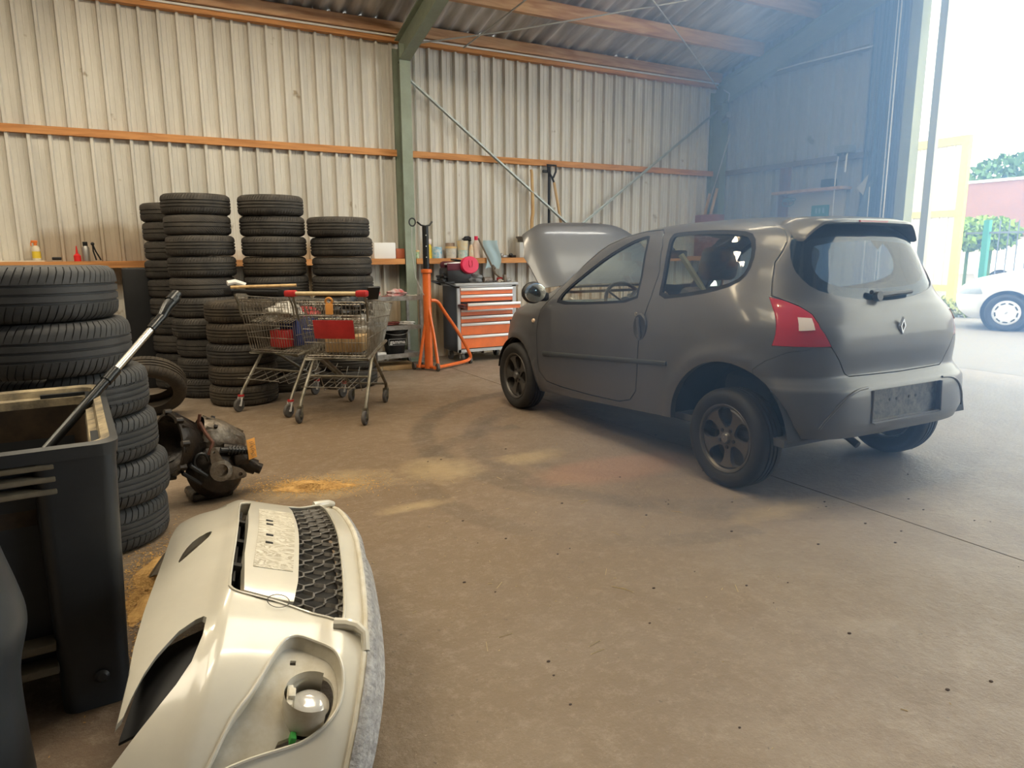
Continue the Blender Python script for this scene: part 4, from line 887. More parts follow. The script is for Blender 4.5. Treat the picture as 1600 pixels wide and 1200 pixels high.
# fog lamp pockets
PKL=inset(FOG,-.004); pk=bpart('lamp_panel',PKL,[[(-.630+.056*math.cos(t),.172+.052*math.sin(t)) for t in np.linspace(0,2*PI,28)[:-1]],[(-.712,.240),(-.685,.228),(-.678,.20),(-.708,.19)],[(-.548,.232),(-.536,.232),(-.536,.218),(-.548,.218)]],M_bump_m,-.030,-.036,nu=40,nh=30)
pk2=bpart('lamp_panel',[(-a,b) for a,b in PKL],[],M_bump_m,-.030,-.036,nu=30,nh=20)
c=Vector((-.628,gb(-.630,.172)-.052,.172)); ax=Vector((-.25,.95,.18)).normalized(); Mx=Matrix.Translation(c)@ax.to_track_quat('Z','Y').to_matrix().to_4x4()
mb=MB(); mb.grid(lambda u,v:Mx@Vector((.062*math.cos(-.6+4.2*u),.062*math.sin(-.6+4.2*u),.055-.075*v)),24,3); mb.rbox(-.03,.03,.04,.055,-.02,.045,.003,Mx); mb.rbox(-.012,.014,.035,.052,-.02,.055,.003,Mx); mb.obj('lamp_housing',M_bump_m,pk)
mb=MB(); mb.lathe([(1e-4,.028),(.02,.027),(.036,.022),(.046,.014),(.048,.008)],32,Mx); fl=mb.obj('fog_lamp',mat('lamp_lens',(.62,.60,.56),.15,.3,coat=.8),fb)
mb=MB(); mb.lathe([(.048,.010),(.052,.004),(.046,-.05),(.03,-.06),(1e-4,-.06)],28,Mx); mb.obj('lamp_body',M_black,fl)
mb=MB(); mb.rbox(-.013,.013,-.010,.010,-.007,.007,.003,Matrix.Translation((-.690,gb(-.69,.205)-.028,.200))); mb.obj('clip',mat('green_clip',(.05,.33,.06),.5),fl)
# scuffed lower lip along the front edge
LIP=[(-.84,.030),(-.70,.0),(-.52,-.02),(-.3,-.028),(0,-.030),(.3,-.028),(.52,-.02),(.70,.020),(.84,.045),(.84,.075),(.6,.060),(.3,.050),(0,.049),(-.3,.050),(-.6,.060),(-.84,.075)]
lip=bpart('lower_lip',LIP,[],M_lip,.012,-.010,nu=70,nh=8)
mb=MB(); mb.tube([Vector((u,gb(u,h)+.004,h)) for u,h in smooth_poly([(-.84,.077),(-.6,.064),(-.3,.056),(0,.055),(.3,.056),(.6,.064),(.84,.077)],2,False)],.008,8); mb.obj('lip_edge',M_bump_m,lip)
for sg in (-1,1):   # winglets beside the grille
    mb=MB(); mb.tube([Vector((sg*u,gb(u,h)+o,h)) for u,h,o in ((.470,.140,.0),(.480,.112,.008),(.495,.088,.018),(.515,.068,.020),(.55,.060,.006))],.017,10,r2=.010); mb.obj('winglet',M_bump,fb)
# ---------------------------------------------------------------- gearbox on the floor
M_oil=mat('oily_iron',(.035,.025,.018),.35,.4,.5,14,(.012,.009,.007),bump=.5,bs=30); M_alu=mat('dirty_aluminium',(.24,.20,.155),.42,.6,.55,16,(.07,.055,.04),bump=.5,bs=35)
gx=thing('gearbox','oily removed gearbox with an orange tag, standing on the floor behind the bumper','gearbox',(.30,4.08,0),R(8))
def bolts(parent,c,ax,r,n,m,rb=.011,h=.014,a0=0):
    q=Vector(ax).normalized().to_track_quat('Z','Y').to_matrix().to_4x4(); Mx=Matrix.Translation(c)@q
    for i in range(n):
        a=a0+2*PI*i/n; mb=MB(); p=(r*math.cos(a),r*math.sin(a)); mb.cyl(Mx@Vector((*p,-.004)),Mx@Vector((*p,h)),rb,n=6); mb.obj('bolt',m,parent)
Ma=Matrix.Translation((-.01,.0,.31))@Vector((-1,-.25,.12)).to_track_quat('Z','Y').to_matrix().to_4x4()
mb=MB(); mb.lathe([(.055,-.05),(.075,-.02),(.085,.03),(.120,.07),(.152,.12),(.168,.160),(.170,.176),(.155,.178),(.13,.12),(.06,.05),(1e-4,.045)],28,Ma)
for i in range(9):
    a=i*2*PI/9; mb.beam(Ma@Vector((.07*math.cos(a),.07*math.sin(a),-.0)),Ma@Vector((.166*math.cos(a),.166*math.sin(a),.165)),.008,.03)
bh=mb.obj('bell_housing',M_oil,gx)
for i in range(8):
    a=i*2*PI/8+.2; mb=MB(); mb.cyl(Ma@Vector((.172*math.cos(a),.172*math.sin(a),.150)),Ma@Vector((.172*math.cos(a),.172*math.sin(a),.186)),.016,n=10); mb.obj('lug',M_oil,bh)
Mc=Matrix.Translation((.0,.02,.33))@Vector((1,.05,-.42)).to_track_quat('Z','Y').to_matrix().to_4x4()
mb=MB(); mb.lathe([(.10,-.03),(.108,.02),(.104,.09),(.088,.16),(.070,.215),(.05,.23),(1e-4,.232)],26,Mc@Matrix.Diagonal((1,1.1,1,1)))
for i in range(10):
    a=i*2*PI/10; mb.beam(Mc@Vector((.106*math.cos(a),.113*math.sin(a),-.02)),Mc@Vector((.080*math.cos(a),.086*math.sin(a),.20)),.008,.016)
gc=mb.obj('gear_case',M_alu,gx); bolts(gc,Mc@Vector((0,0,.02)),(1,.05,-.42),.118,8,M_oil)
mb=MB(); mb.lathe([(1e-4,-.11),(.075,-.105),(.135,-.06),(.158,.0),(.135,.06),(.075,.10),(1e-4,.105)],28,Matrix.Translation((.04,-.05,.155))@Matrix.Rotation(R(70),4,'X')@Matrix.Rotation(R(10),4,'Y')); mb.rbox(-.10,.12,-.10,.10,0,.05,.02)
dc=mb.obj('differential_case',M_oil,gx)
mb=MB(); mb.lathe([(.06,0),(.058,.03),(.035,.035),(.033,.012),(1e-4,.012)],22,Matrix.Translation((.04,-.155,.175))@Matrix.Rotation(R(78),4,'X')); mb.obj('drive_flange',M_alu,dc)
bk=[(.0,.30),(.022,.31),(.035,.285),(.055,.235),(.10,.19),(.155,.165),(.175,.135),(.165,.115),(.12,.115),(.065,.12),(.03,.135),(.005,.18),(-.01,.25)]
me=MB().prism(smooth_poly(bk,1),-.175,-.155,'y').mesh('b',M_alu,0)
cc=[]
for x,z,rad in ((.012,.285,.007),(.02,.225,.007),(.085,.16,.009),(.14,.14,.011)): cc.append(MB().cyl((x,-.2,z),(x,-.1,z),rad,n=14))
cc.append(MB().prism([(.045,.165),(.075,.175),(.07,.15),(.045,.145)],-.2,-.1,'y'))
me=boolean(me,cc); me.polygons.foreach_set('use_smooth',[False]*len(me.polygons)); b_=link('mounting_bracket',me,gx)
mb=MB(); mb.cyl((.13,-.06,.20),(.245,-.10,.14),.05,.042,16); mb.cyl((.2,-.085,.165),(.27,-.11,.128),.03,n=14); mb.cyl((.08,-.08,.27),(.20,-.09,.235),.035,n=12); mb.rbox(.12,.20,-.15,-.05,.18,.24,.012); mb.obj('end_housing',M_oil,gx)
mb=MB()
for k in range(7): mb.cyl((.10+.017*k,-.12,.268-.004*k),(.106+.017*k,-.121,.2665-.004*k),.026,n=14)
mb.cyl((.06,-.118,.275),(.23,-.122,.24),.016,n=10); mb.obj('ribbed_boot',M_black,gx)
mb=MB(); mb.tube([(-.02,-.05,.38),(-.025,-.06,.43),(-.015,-.06,.475)],.009,8); mb.tube([(-.02,-.06,.43),(.0,-.10,.37),(.02,-.14,.33),(-.01,-.16,.27)],.010,8); mb.obj('selector_lever',mat('rusty_steel',(.13,.05,.03),.6,.3,.4,20),gx)
mb=MB(); 
for k,(a,b) in enumerate((((-.10,-.12,.24),(-.03,-.17,.16)),((-.14,-.08,.20),(-.06,-.16,.12)))): mb.tube([a,((a[0]+b[0])/2-.04,(a[1]+b[1])/2-.03,(a[2]+b[2])/2+.03),b],.011,8)
mb.tube([(-.05+.035*math.cos(t),-.16,.24+.045*math.sin(t)) for t in np.linspace(0,4.5,14)],.008,7); mb.obj('hose',M_black,gx)
mb=MB(); mb.rbox(-.028,.028,-.0015,.0015,-.056,.056,.001,Matrix.Translation((.218,-.14,.262))@Matrix.Rotation(R(-3),4,'Y')@Matrix.Rotation(R(25),4,'Z')); tg=mb.obj('tag',mat('orange_tag',(.80,.36,.07),.6,0,.15,30),gx)
mb=MB(); rnd=random.Random(5)
for k in range(9): 
    x=.205+.006*(k%3); z=.30-.01*k; mb.tube([(x,-.146,z),(x+.012,-.146,z+.005*rnd.uniform(-1,1)),(x+.02,-.144,z+.003)],.0012,4)
mb.obj('pen_marks',MATS['seam_dark'],tg)
# ---------------------------------------------------------------- sawdust
M_saw=mat('sawdust',(.62,.38,.13),.9,0,.4,40,(.40,.22,.07))
def sawdust(name,label,cx,cy,rx,ry,n,h,seed,rot=0):
    rnd=random.Random(seed); mb=MB(); ni,nj_=34,22
    def fn(u,v):
        a=2*PI*u; r=v; k=1+.22*math.sin(3*a+seed)+.12*math.sin(7*a+1); x=.62*rx*r*k*math.cos(a); y=.62*ry*r*k*math.sin(a)
        z=h*(1-r)**1.3*(.7+.5*math.sin(x*31+seed)*math.sin(y*27))+.0015-(.004 if r>.97 else 0); return (x,y,max(z,-.003))
    mb.grid(fn,48,14,cu=True)
    for _ in range(n):
        a=rnd.uniform(0,2*PI); r=abs(rnd.gauss(0,.62)); x=rx*r*math.cos(a); y=ry*r*math.sin(a); s=rnd.uniform(.002,.006); z=.001+max(0,h*max(0,1-r/.62)**1.3)*.8; t=rnd.uniform(0,6.3)
        d=Vector((math.cos(t),math.sin(t),rnd.uniform(-.3,.5))).normalized()*s; e=Vector((-d.y,d.x,rnd.uniform(-.001,.002)))*.4; p=Vector((x,y,z+.002))
        mb.add([p-d-e,p+d-e,p+d+e,p-d+e],[(0,1,2,3)])
    o=mb.obj(name,M_saw,None,0); o.location=(cx,cy,0); o.rotation_euler.z=rot; return tag(o,label,'sawdust',kind='stuff')
sawdust('sawdust','heap of orange sawdust on the floor between the bin and the bumper',.0,3.02,.16,.44,7000,.035,1,R(-12))
sawdust('sawdust','spread of yellow sawdust on the floor beyond the bumper',.84,3.95,.34,.15,6000,.018,2,R(-25))
# ---------------------------------------------------------------- shopping trolleys
M_wire=mat('zinc_wire',(.40,.38,.33),.38,.7,.35,14,(.20,.17,.13)); M_leg=mat('dull_zinc_tube',(.30,.28,.23),.45,.6,.4,10,(.14,.12,.08)); M_redp=mat('red_plastic',(.52,.03,.03),.4,0,.25,8); M_cast=mat('caster_rubber',(.11,.10,.09),.7,0,.3,20)
def wires(mb,quad,nu,nv,r=.0028,edge=.0045):
    """bilinear patch of wires; quad a b c d"""
    a,b,c,d=[Vector(q) for q in quad]
    P=lambda u,v: (a*(1-u)+b*u)*(1-v)+(d*(1-u)+c*u)*v
    for i in range(nu+1): mb.tube([P(i/nu,0),P(i/nu,1)],r,4,cap=False)
    for j_ in range(nv+1): mb.tube([P(0,j_/nv),P(1,j_/nv)],edge if j_ in (0,nv) else r*1.15,5,cap=False)
def trolley(label,flap=True,frontred=False):
    t=thing('shopping_trolley',label,'trolley')
    # basket corners : rear x=0, front x=.9
    RT=(.09,.29,.98);RTn=(.09,-.29,.98);RB=(.17,.25,.50);RBn=(.17,-.25,.50);FT=(1.02,.20,.88);FTn=(1.02,-.20,.88);FB=(.84,.17,.57);FBn=(.84,-.17,.57)
    mb=MB(); wires(mb,(RB,FB,FT,RT),26,3); mb.obj('basket_side',M_wire,t)
    mb=MB(); wires(mb,(RBn,FBn,FTn,RTn),26,3); mb.obj('basket_side',M_wire,t)
    mb=MB(); wires(mb,(FB,FBn,FTn,FT),13,5); mb.obj('basket_front',M_wire,t)
    mb=MB(); wires(mb,(RB,RBn,FBn,FB),14,5); mb.obj('basket_floor',M_wire,t)
    mb=MB(); wires(mb,((.16,.24,.52),(.16,-.24,.52),(.085,-.275,.95),(.085,.275,.95)),18,4); mb.obj('rear_gate',M_wire,t)
    mb=MB(); wires(mb,((.14,.22,.76),(.14,-.22,.76),(.11,-.23,.93),(.11,.23,.93)),12,4,.0025); wires(mb,((.14,.21,.76),(.14,-.21,.76),(.30,-.20,.80),(.30,.20,.80)),12,2,.0025); mb.obj('child_seat',M_wire,t)
    if flap:
        mb=MB(); mb.rbox(-.175,.155,-.004,.004,-.075,.075,.003,Matrix.Translation((.105,.0,.735))@Matrix.Rotation(R(90),4,'Z')@Matrix.Rotation(R(-10),4,'X')); mb.obj('seat_flap',M_redp,t)
    mb=MB(); mb.tube([(.01,.26,1.02),(.01,-.26,1.02)],.016,12); mb.obj('handle_bar',mat('cream_handle',(.62,.48,.27),.5,0,.2,8) if flap else M_black,t)
    for sg in (1,-1):
        mb=MB(); mb.rbox(-.02,.05,sg*.285-.045,sg*.285+.045,.995,1.045,.014); mb.obj('handle_end',M_redp if flap else M_black,t)
        mb=MB(); mb.tube([(.01,sg*.285,1.02),(.06,sg*.29,1.0),(.10,sg*.292,.90),(.12,sg*.285,.80)],.008,8); mb.obj('handle_bracket',M_leg,t)
    mb=MB(); mb.tube([(.16,.255,.49),(.88,.175,.555),(.88,-.175,.555),(.16,-.255,.49)],.013,8,closed=True); mb.tube([(.30,.235,.505),(.30,-.235,.505)],.012,8); mb.obj('base_frame',M_leg,t)
    for sg in (1,-1):
        mb=MB(); mb.tube([(.36,sg*.235,.50),(.28,sg*.245,.47),(.05,sg*.27,.17),(.03,sg*.27,.13)],.014,8); mb.obj('rear_leg',M_leg,t)
        mb=MB(); mb.tube([(.36,sg*.235,.50),(.42,sg*.22,.46),(.86,sg*.165,.17),(.88,sg*.16,.13)],.014,8); mb.obj('front_leg',M_leg,t)
    mb=MB(); mb.tube([(.86,.165,.17),(.86,-.165,.17)],.010,8); mb.obj('cross_bar',M_leg,t)
    mb=MB(); mb.tube([(.19,.255,.35),(.19,-.255,.35)],.008,8); mb.obj('cross_bar',M_leg,t)
    mb=MB()
    for y in (-.16,-.05,.05,.16): mb.tube([(-.04,y,.30),(.20,y,.34),(.26,y,.22),(.74,y,.26),(.80,y,.33)],.0035,5)
    for x,z in ((-.04,.30),(.20,.34),(.5,.24),(.78,.30)): mb.tube([(x,-.22,z),(x,.22,z)],.004,5)
    mb.obj('lower_rack',M_wire,t)
    for x,y in ((.03,.27),(.03,-.27),(.88,.16),(.88,-.16)):
        c=bpy.data.objects.new('caster',None); C.objects.link(c); c.parent=t; c.location=(x,y,0)
        mb=MB(); mb.rbox(-.022,.022,-.016,.016,.115,.135,.004); mb.beam((-.01,.015,.125),(-.03,.015,.05),.004,.026,up=(0,1,0)) ; mb.beam((-.01,-.015,.125),(-.03,-.015,.05),.004,.026,up=(0,1,0)); mb.cyl((-.03,-.018,.055),(-.03,.018,.055),.008,n=8); mb.obj('fork',M_leg if flap else mat('pale_fork',(.62,.60,.56),.5,.2),c)
        mb=MB(); Mw=Matrix.Translation((-.03,0,.056))@Matrix.Rotation(PI/2,4,'X'); mb.lathe([(.030,-.013),(.050,-.013),(.056,-.007),(.056,.007),(.050,.013),(.030,.013)],24,Mw); mb.lathe([(1e-4,.009),(.03,.009),(.03,-.009),(1e-4,-.009)],18,Mw); mb.obj('wheel',M_cast,c)
        if not flap: 
            mb=MB(); mb.cyl((0,0,.128),(0,0,.142),.026,n=16); mb.obj('collar',M_redp,c)
    return t
ta=trolley('wire shopping trolley with cream handle, red ends and red seat flap, front one of two')
ta.location=(1.34,5.40,0); ta.rotation_euler=(0,0,R(53.3))
tb=trolley('wire shopping trolley with black handle behind and left of the cream handled one',False)
tb.location=(.93,6.03,0); tb.rotation_euler=(0,0,R(37))
def inT(t,p): return Matrix.Translation(t.location)@Matrix.Rotation(t.rotation_euler.z,4,'Z')@Vector(p)
def lump(name,label,cat,c,s,m,seed,rz=0,amp=.25,group=None):
    rnd=random.Random(seed); ph=[rnd.uniform(0,6.3) for _ in range(9)]
    mb=MB(); 
    def fn(u,v):
        a=2*PI*u; b=-PI/2+PI*v; x,y,z=math.cos(a)*math.cos(b),math.sin(a)*math.cos(b),math.sin(b)
        k=1+amp*(math.sin(3*x+ph[0])*math.sin(4*y+ph[1])+.5*math.sin(7*z+ph[2]+2*x)+.4*math.sin(9*x+ph[3])*math.sin(8*y+ph[4])+.3*math.sin(13*y+11*z+ph[5]))
        return (x*k*s[0],y*k*s[1],max(z*k*s[2],-s[2]*.75))
    mb.grid(fn,36,20,cu=True); o=mb.obj(name,m,None,30); o.location=c; o.rotation_euler.z=rz; return tag(o,label,cat,group)
M_film=mat('crumpled_film',(.62,.60,.55),.25,0,.5,18,(.30,.28,.24)); M_card=mat('cardboard',(.50,.33,.16),.8,0,.3,7); M_bluec=mat('dark_blue_plastic',(.02,.04,.16),.45)
p=inT(ta,(.30,.0,.60)); o=MB().rbox(-.16,.16,-.15,.15,0,.13,.008).obj('cardboard_box',M_card); o.location=inT(ta,(.42,0,.53)); o.rotation_euler=(0,.02,R(60)); tag(o,'brown cardboard box lying in the cream handled shopping trolley','box')
lump('plastic_bag','crumpled clear plastic bag heaped in the front shopping trolley','bag',inT(ta,(.60,0,.70)),(.16,.13,.11),M_film,3)
lump('black_bag','crumpled black bag on the clear bag in the front shopping trolley','bag',inT(ta,(.48,.03,.88)),(.15,.11,.08),M_black,5)
mb=MB(); mb.rbox(-.03,.03,-.012,.012,-.085,.0,.008); mb.tube([(.026*math.cos(t),0,.02+.024*math.sin(t)) for t in np.linspace(0,2*PI,17)[:-1]],.009,6,closed=True); o=mb.obj('orange_strap',mat('orange_webbing',(.78,.34,.08),.6)); o.location=inT(ta,(.06,.0,.94)); o.rotation_euler=(0,0,R(-37)); tag(o,'orange strap hanging from the back of the cream handled trolley','strap')
mb=MB(); T=Matrix.Rotation(R(35),4,'X'); mb.rbox(-.05,.05,-.01,.01,0,.12,.006,T); o=mb.obj('black_bracket',M_black); o.location=inT(ta,(.16,-.31,.97)); tag(o,'small black metal bracket sticking up beside the red trolley handle end','bracket')
mb=MB(); mb.rbox(-.14,.14,-.10,.10,0,.24,.01); o=mb.obj('blue_crate',M_bluec); o.location=inT(tb,(.50,.0,.535)); o.rotation_euler=(0,0,R(34)); tag(o,'dark blue plastic crate standing in the black handled trolley','crate')
mb=MB(); mb.rbox(-.07,.07,-.08,.08,0,.15,.015); o=mb.obj('red_can',M_redp); o.location=inT(tb,(.32,.04,.53)); o.rotation_euler=(0,0,R(30)); tag(o,'dark red can at the handle end inside the black handled trolley','can')
lump('plastic_bag','white crumpled plastic bag on top in the black handled trolley','bag',inT(tb,(.34,.02,.82)),(.14,.11,.08),M_film,8)
lump('red_bag','red bag lying on the blue crate in the back trolley','bag',inT(tb,(.60,.0,.80)),(.12,.09,.05),M_redp,9)
mb=MB(); mb.tube([(-.26,0,0),(.26,0,.01)],.013,10); mb.obj('wooden_stick',M_plank); o=C.objects[-1]; o.location=inT(tb,(.10,.0,1.055)); o.rotation_euler=(0,0,R(-20)); tag(o,'pale wooden stick laid across the black trolley handle','stick')
mb=MB(); mb.tube([(-.06,0,.02),(.0,.01,.03),(.08,0,.0)],.022,8); o=mb.obj('work_glove',mat('white_cloth',(.72,.70,.66),.8)); o.location=inT(tb,(.03,.24,1.065)); tag(o,'white work glove lying on the handle of the back trolley','glove')
# ---------------------------------------------------------------- grey tool rack with bucket
rk=thing('tool_rack','low grey three shelf metal rack with a black bucket beside the orange jack','rack',(2.66,7.78,0),R(2))
M_rk=mat('rack_grey',(.36,.35,.33),.55,.3,.45,10,(.18,.16,.14))
RX0,RX1,RY0,RY1=-.32,.30,-.20,.20
for x in (RX0,RX1):
    for y in (RY0,RY1): mb=MB(); mb.box(x-.015,x+.015,y-.015,y+.015,.07,.86); mb.obj('post',M_rk,rk)
for z in (.18,.50,.83):
    mb=MB(); mb.box(RX0-.01,RX1+.01,RY0-.01,RY1+.01,z-.012,z); mb.box(RX0-.016,RX1+.016,RY0-.018,RY0-.012,z-.03,z+.02); mb.box(RX0-.018,RX0-.012,RY0,RY1,z-.03,z+.02); mb.obj('shelf',M_rk,rk)
for x in (RX0,RX1):
    for y in (RY0,RY1):
        mb=MB(); mb.cyl((x-.012,y,.04),(x+.012,y,.04),.04,n=18); mb.box(x-.016,x+.016,y-.012,y+.012,.045,.075); mb.obj('caster',M_cast,rk)
def onrack(x,y,z): return Matrix.Translation((2.66,7.78,0))@Matrix.Rotation(R(2),4,'Z')@Vector((x,y,z))
bk_=thing('bucket','black builders bucket with white lettering on the lowest rack shelf','bucket',onrack(.03,-.04,.18))
mb=MB(); mb.lathe([(.105,0),(.150,.265),(.158,.268),(.158,.28),(.146,.28),(.102,.006),(1e-4,.006)],36); mb.lathe([(1e-4,.001),(.105,0)],36); mb.obj('bucket_body',M_black,bk_)
mb=MB(); mb.tube([(.155*math.cos(t),.155*math.sin(t)*.2,.27+.0*t) if 0 else (.156*math.cos(t),-.156*abs(math.sin(t)),.272-.04*abs(math.sin(t))) for t in np.linspace(0,PI,20)],.003,5); mb.obj('wire_handle',M_rod,bk_)
Mt=Matrix.Translation((-.012,-.140,.150))@Matrix.Rotation(R(-8),4,'Z')@Matrix.Rotation(R(99),4,'X')
text('gamma',.062,Mt,M_white,bk_,'lettering',.002,.0006)
mb=MB(); T=Mt
for a,b in (((-.10,-.035),(.10,-.035)),((.10,-.035),(.10,.036)),((.10,.036),(-.10,.036)),((-.10,.036),(-.10,-.035))): mb.beam(T@Vector((*a,.001)),T@Vector((*b,.001)),.002,.002)
mb.obj('letter_frame',M_white,bk_)
def snack(c,rz,label,seed,s=(.13,.085,.045)):
    o=lump('red_packet',label,'packet',c,s,mat('red_white_packet',(.60,.02,.03),.25,0,1,9,(.75,.70,.66)),seed,rz,.18); return o
snack(onrack(.08,-.02,.875),.3,'red and white packet on the rack top, nearer the orange jack',2)
snack(onrack(-.20,.0,.875),-.3,'red and white packet on the rack top, nearer the front trolley',4,(.09,.08,.045))
for i,(x,y,l,c_) in enumerate(((-.05,-.10,.10,(.30,.08,.06)),(.20,-.08,.08,(.5,.48,.42)),(.0,.1,.12,(.25,.23,.20)))):
    mb=MB(); mb.rbox(-l,l,-.012,.012,0,.022,.006); mb.cyl((l,0,.011),(l+.02,0,.011),.018,n=10); o=mb.obj('hand_tool',mat('tool_%d'%i if 0 else ['dark_red_paint','pale_steel','brown_steel'][i],c_,.5,.3)); o.location=onrack(x,y,.831); o.rotation_euler.z=[.4,-.7,1.2][i]; tag(o,['short dark red hand tool lying on the rack top','pale steel hand tool on the rack top right edge','brown hand tool at the back of the rack top'][i],'tool','tools on the rack top')
mb=MB(); mb.rbox(-.11,.11,-.07,.07,0,.05,.006); o=mb.obj('pale_blue_box',mat('pale_blue_card',(.52,.57,.62),.6)); o.location=onrack(-.20,-.06,.503); o.rotation_euler.z=.25; tag(o,'flat pale blue box on the middle rack shelf','box')
lump('rag','dark red oily rag on the middle rack shelf','cloth',onrack(.0,-.05,.53),(.09,.06,.025),mat('dark_red_cloth',(.16,.04,.03),.9),12)
lump('white_cloth','white cloth beside the dark red rag on the middle shelf','cloth',onrack(.17,-.06,.53),(.08,.05,.025),MATS['white_cloth'],13)
mb=MB(); mb.rbox(-.11,.09,-.07,.07,0,.03,.006); o=mb.obj('folded_sheet',MATS['white_cloth']); o.location=onrack(-.21,-.08,.183); o.rotation_euler.z=.3; tag(o,'white folded sheet left of the black bucket on the bottom shelf','cloth')
mb=MB(); mb.rbox(-.28,.28,-.15,.15,0,.06,.01); o=mb.obj('plank_box',M_card); o.location=onrack(-.02,.0,.0); tag(o,'flat brown box on the floor under the grey rack','box')
# ---------------------------------------------------------------- orange gearbox jack
M_or=mat('orange_enamel',(.80,.17,.035),.35,0,.2,6,coat=.3)
jk=thing('transmission_jack','tall orange column jack with a black extension tube and saddle','jack',(3.0,7.47,0),0)
mb=MB(); mb.tube([(.0,0,.02),(0,0,1.13)],.047,20); mb.lathe([(.05,1.10),(.062,1.11),(.062,1.145),(.03,1.15)],20); mb.tube([(-.13,-.02,.04),(-.02,0,.60)],.018,10); mb.obj('cylinder_column',M_or,jk)
mb=MB(); mb.tube([(0,0,1.14),(0,0,1.62)],.036,18); mb.obj('extension_tube',M_black,jk)
for k,z in enumerate((1.28,1.40,1.52)): mb=MB(); mb.cyl((-.008,-.037,z),(-.008,-.034,z),.006,n=10); mb.obj('pin_hole',M_white,jk)
mb=MB(); mb.tube([(-.10,-.01,1.665),(-.05,0,1.63),(.0,0,1.62),(.05,0,1.63),(.085,0,1.67)],.010,8); mb.tube([(-.155+.036*math.cos(t),-.01,1.66+.042*math.sin(t)) for t in np.linspace(0,2*PI,21)[:-1]],.008,7,closed=True); mb.obj('saddle',M_seal,jk)
mb=MB(); mb.tube([(-.16,-.01,1.62),(-.17,-.01,1.35),(-.13,0,1.05),(-.05,-.03,.86)],.004,5); mb.obj('cable',M_rod,jk)
mb=MB(); mb.tube(smooth_poly([(.03,-.03,.80),(.12,-.02,.79),(.20,.02,.68),(.42,.08,.40),(.60,.16,.13),(.62,.18,.07),(.55,.16,.035),(.05,-.10,.035)],2,False),.020,10); mb.tube([(.0,-.02,.75),(.03,-.10,.40),(.06,-.14,.04)],.018,10); mb.obj('push_handle',M_or,jk)
mb=MB(); mb.tube([(0,0,.04),(.02,-.14,.04)],.02,8); mb.tube([(0,0,.04),(-.12,.10,.04)],.02,8); mb.obj('base_legs',M_or,jk)
for x,y in ((.045,-.15),(-.14,.11),(.62,.20)):
    mb=MB(); mb.cyl((x-.012,y,.045),(x+.012,y,.045),.045,n=20); mb.obj('caster_wheel',M_cast,jk)
# ---------------------------------------------------------------- orange tool cabinet
cb=thing('tool_cabinet','orange and grey wheeled tool cabinet with its third drawer pulled open','cabinet',(3.50,7.74,0),0)
CW,CD=.80,.46; M_cg=mat('cabinet_grey',(.42,.43,.44),.4,.2); M_cb=mat('cabinet_black',(.030,.032,.042),.45); M_tr=mat('white_aluminium',(.82,.82,.80),.35,.3)
mb=MB(); mb.rbox(0,CW,.02,CD,.13,.93,.01); mb.obj('carcass',M_cb,cb)
mb=MB(); mb.box(-.002,.035,0,.03,.13,.93); mb.box(CW-.05,CW+.002,0,.03,.13,.93); mb.box(0,CW,0,.03,.13,.165); mb.box(0,CW,0,.03,.915,.935); mb.obj('front_frame',M_cg,cb)
mb=MB(); mb.rbox(-.03,CW+.03,-.01,CD+.02,.93,.965,.008); mb.obj('worktop',M_cg,cb)
zt=.912
for i,h in enumerate((.085,.085,.085,.085,.085,.15,.165)):
    op=-.0
    d=bpy.data.objects.new('drawer',None); C.objects.link(d); d.parent=cb; pull=.20 if i==2 else 0; d.location=(0,-pull,zt-h)
    x0,x1=(.038,CW-.052)
    mb=MB(); mb.box(x0,x1,-.004,.012,.004,h-.004); 
    if pull: mb.box(x0,x0+.004,0,.25,.01,h-.02); mb.box(x1-.004,x1,0,.25,.01,h-.02); mb.box(x0,x1,0,.25,.01,.014)
    mb.obj('drawer_front',M_or,d)
    mb=MB(); mb.rbox(x0,x1,-.018,-.002,h-.036,h-.004,.004); mb.obj('pull_strip',M_tr,d)
    if pull: mb=MB(); mb.box(-.0,x0+.0,.02,.2,.03,.06); mb.obj('runner',mat('runner_red',(.10,.03,.03),.5),d)
    zt-=h
mb=MB(); mb.tube([(.02,0,.92),(-.04,-.02,.93),(-.16,.02,.985),(-.20,.10,.99),(-.16,.40,.985),(-.04,.42,.94)],.012,8); mb.obj('push_handle',M_black,cb)
mb=MB(); mb.rbox(-.16,-.02,.03,.38,.965,.985,.004); mb.obj('side_tray',M_black,cb)
for x,y in ((.07,.06),(.07,.40),(.72,.06),(.72,.40)):
    c=bpy.data.objects.new('caster',None); C.objects.link(c); c.parent=cb; c.location=(x,y,0)
    mb=MB(); mb.cyl((-.018,0,.055),(.018,0,.055),.055,n=22); mb.obj('wheel',M_cast,c); mb=MB(); mb.box(-.03,.03,-.03,.03,.11,.13); mb.box(-.026,-.02,-.015,.015,.05,.12); mb.box(.02,.026,-.015,.015,.05,.12); mb.obj('fork',M_rod,c)
def oncab(x,y,z=.965): return Vector((3.50+x,7.74+y,z))
bg=thing('tool_bag','black and red open tool bag with a round crimson lid on the cabinet','bag',oncab(.10,.22,.966))
mb=MB(); mb.rbox(-.19,.17,-.13,.15,0,.19,.04); mb.obj('bag_body',M_seal,bg)
mb=MB(); mb.rbox(-.185,.0,-.135,-.10,.15,.24,.02); mb.rbox(-.18,.12,-.02,.15,.17,.26,.04); mb.obj('bag_flap',mat('maroon_cloth',(.10,.015,.03),.7),bg)
Mr=Matrix.Translation((.10,-.15,.215))@Matrix.Rotation(R(82),4,'X')
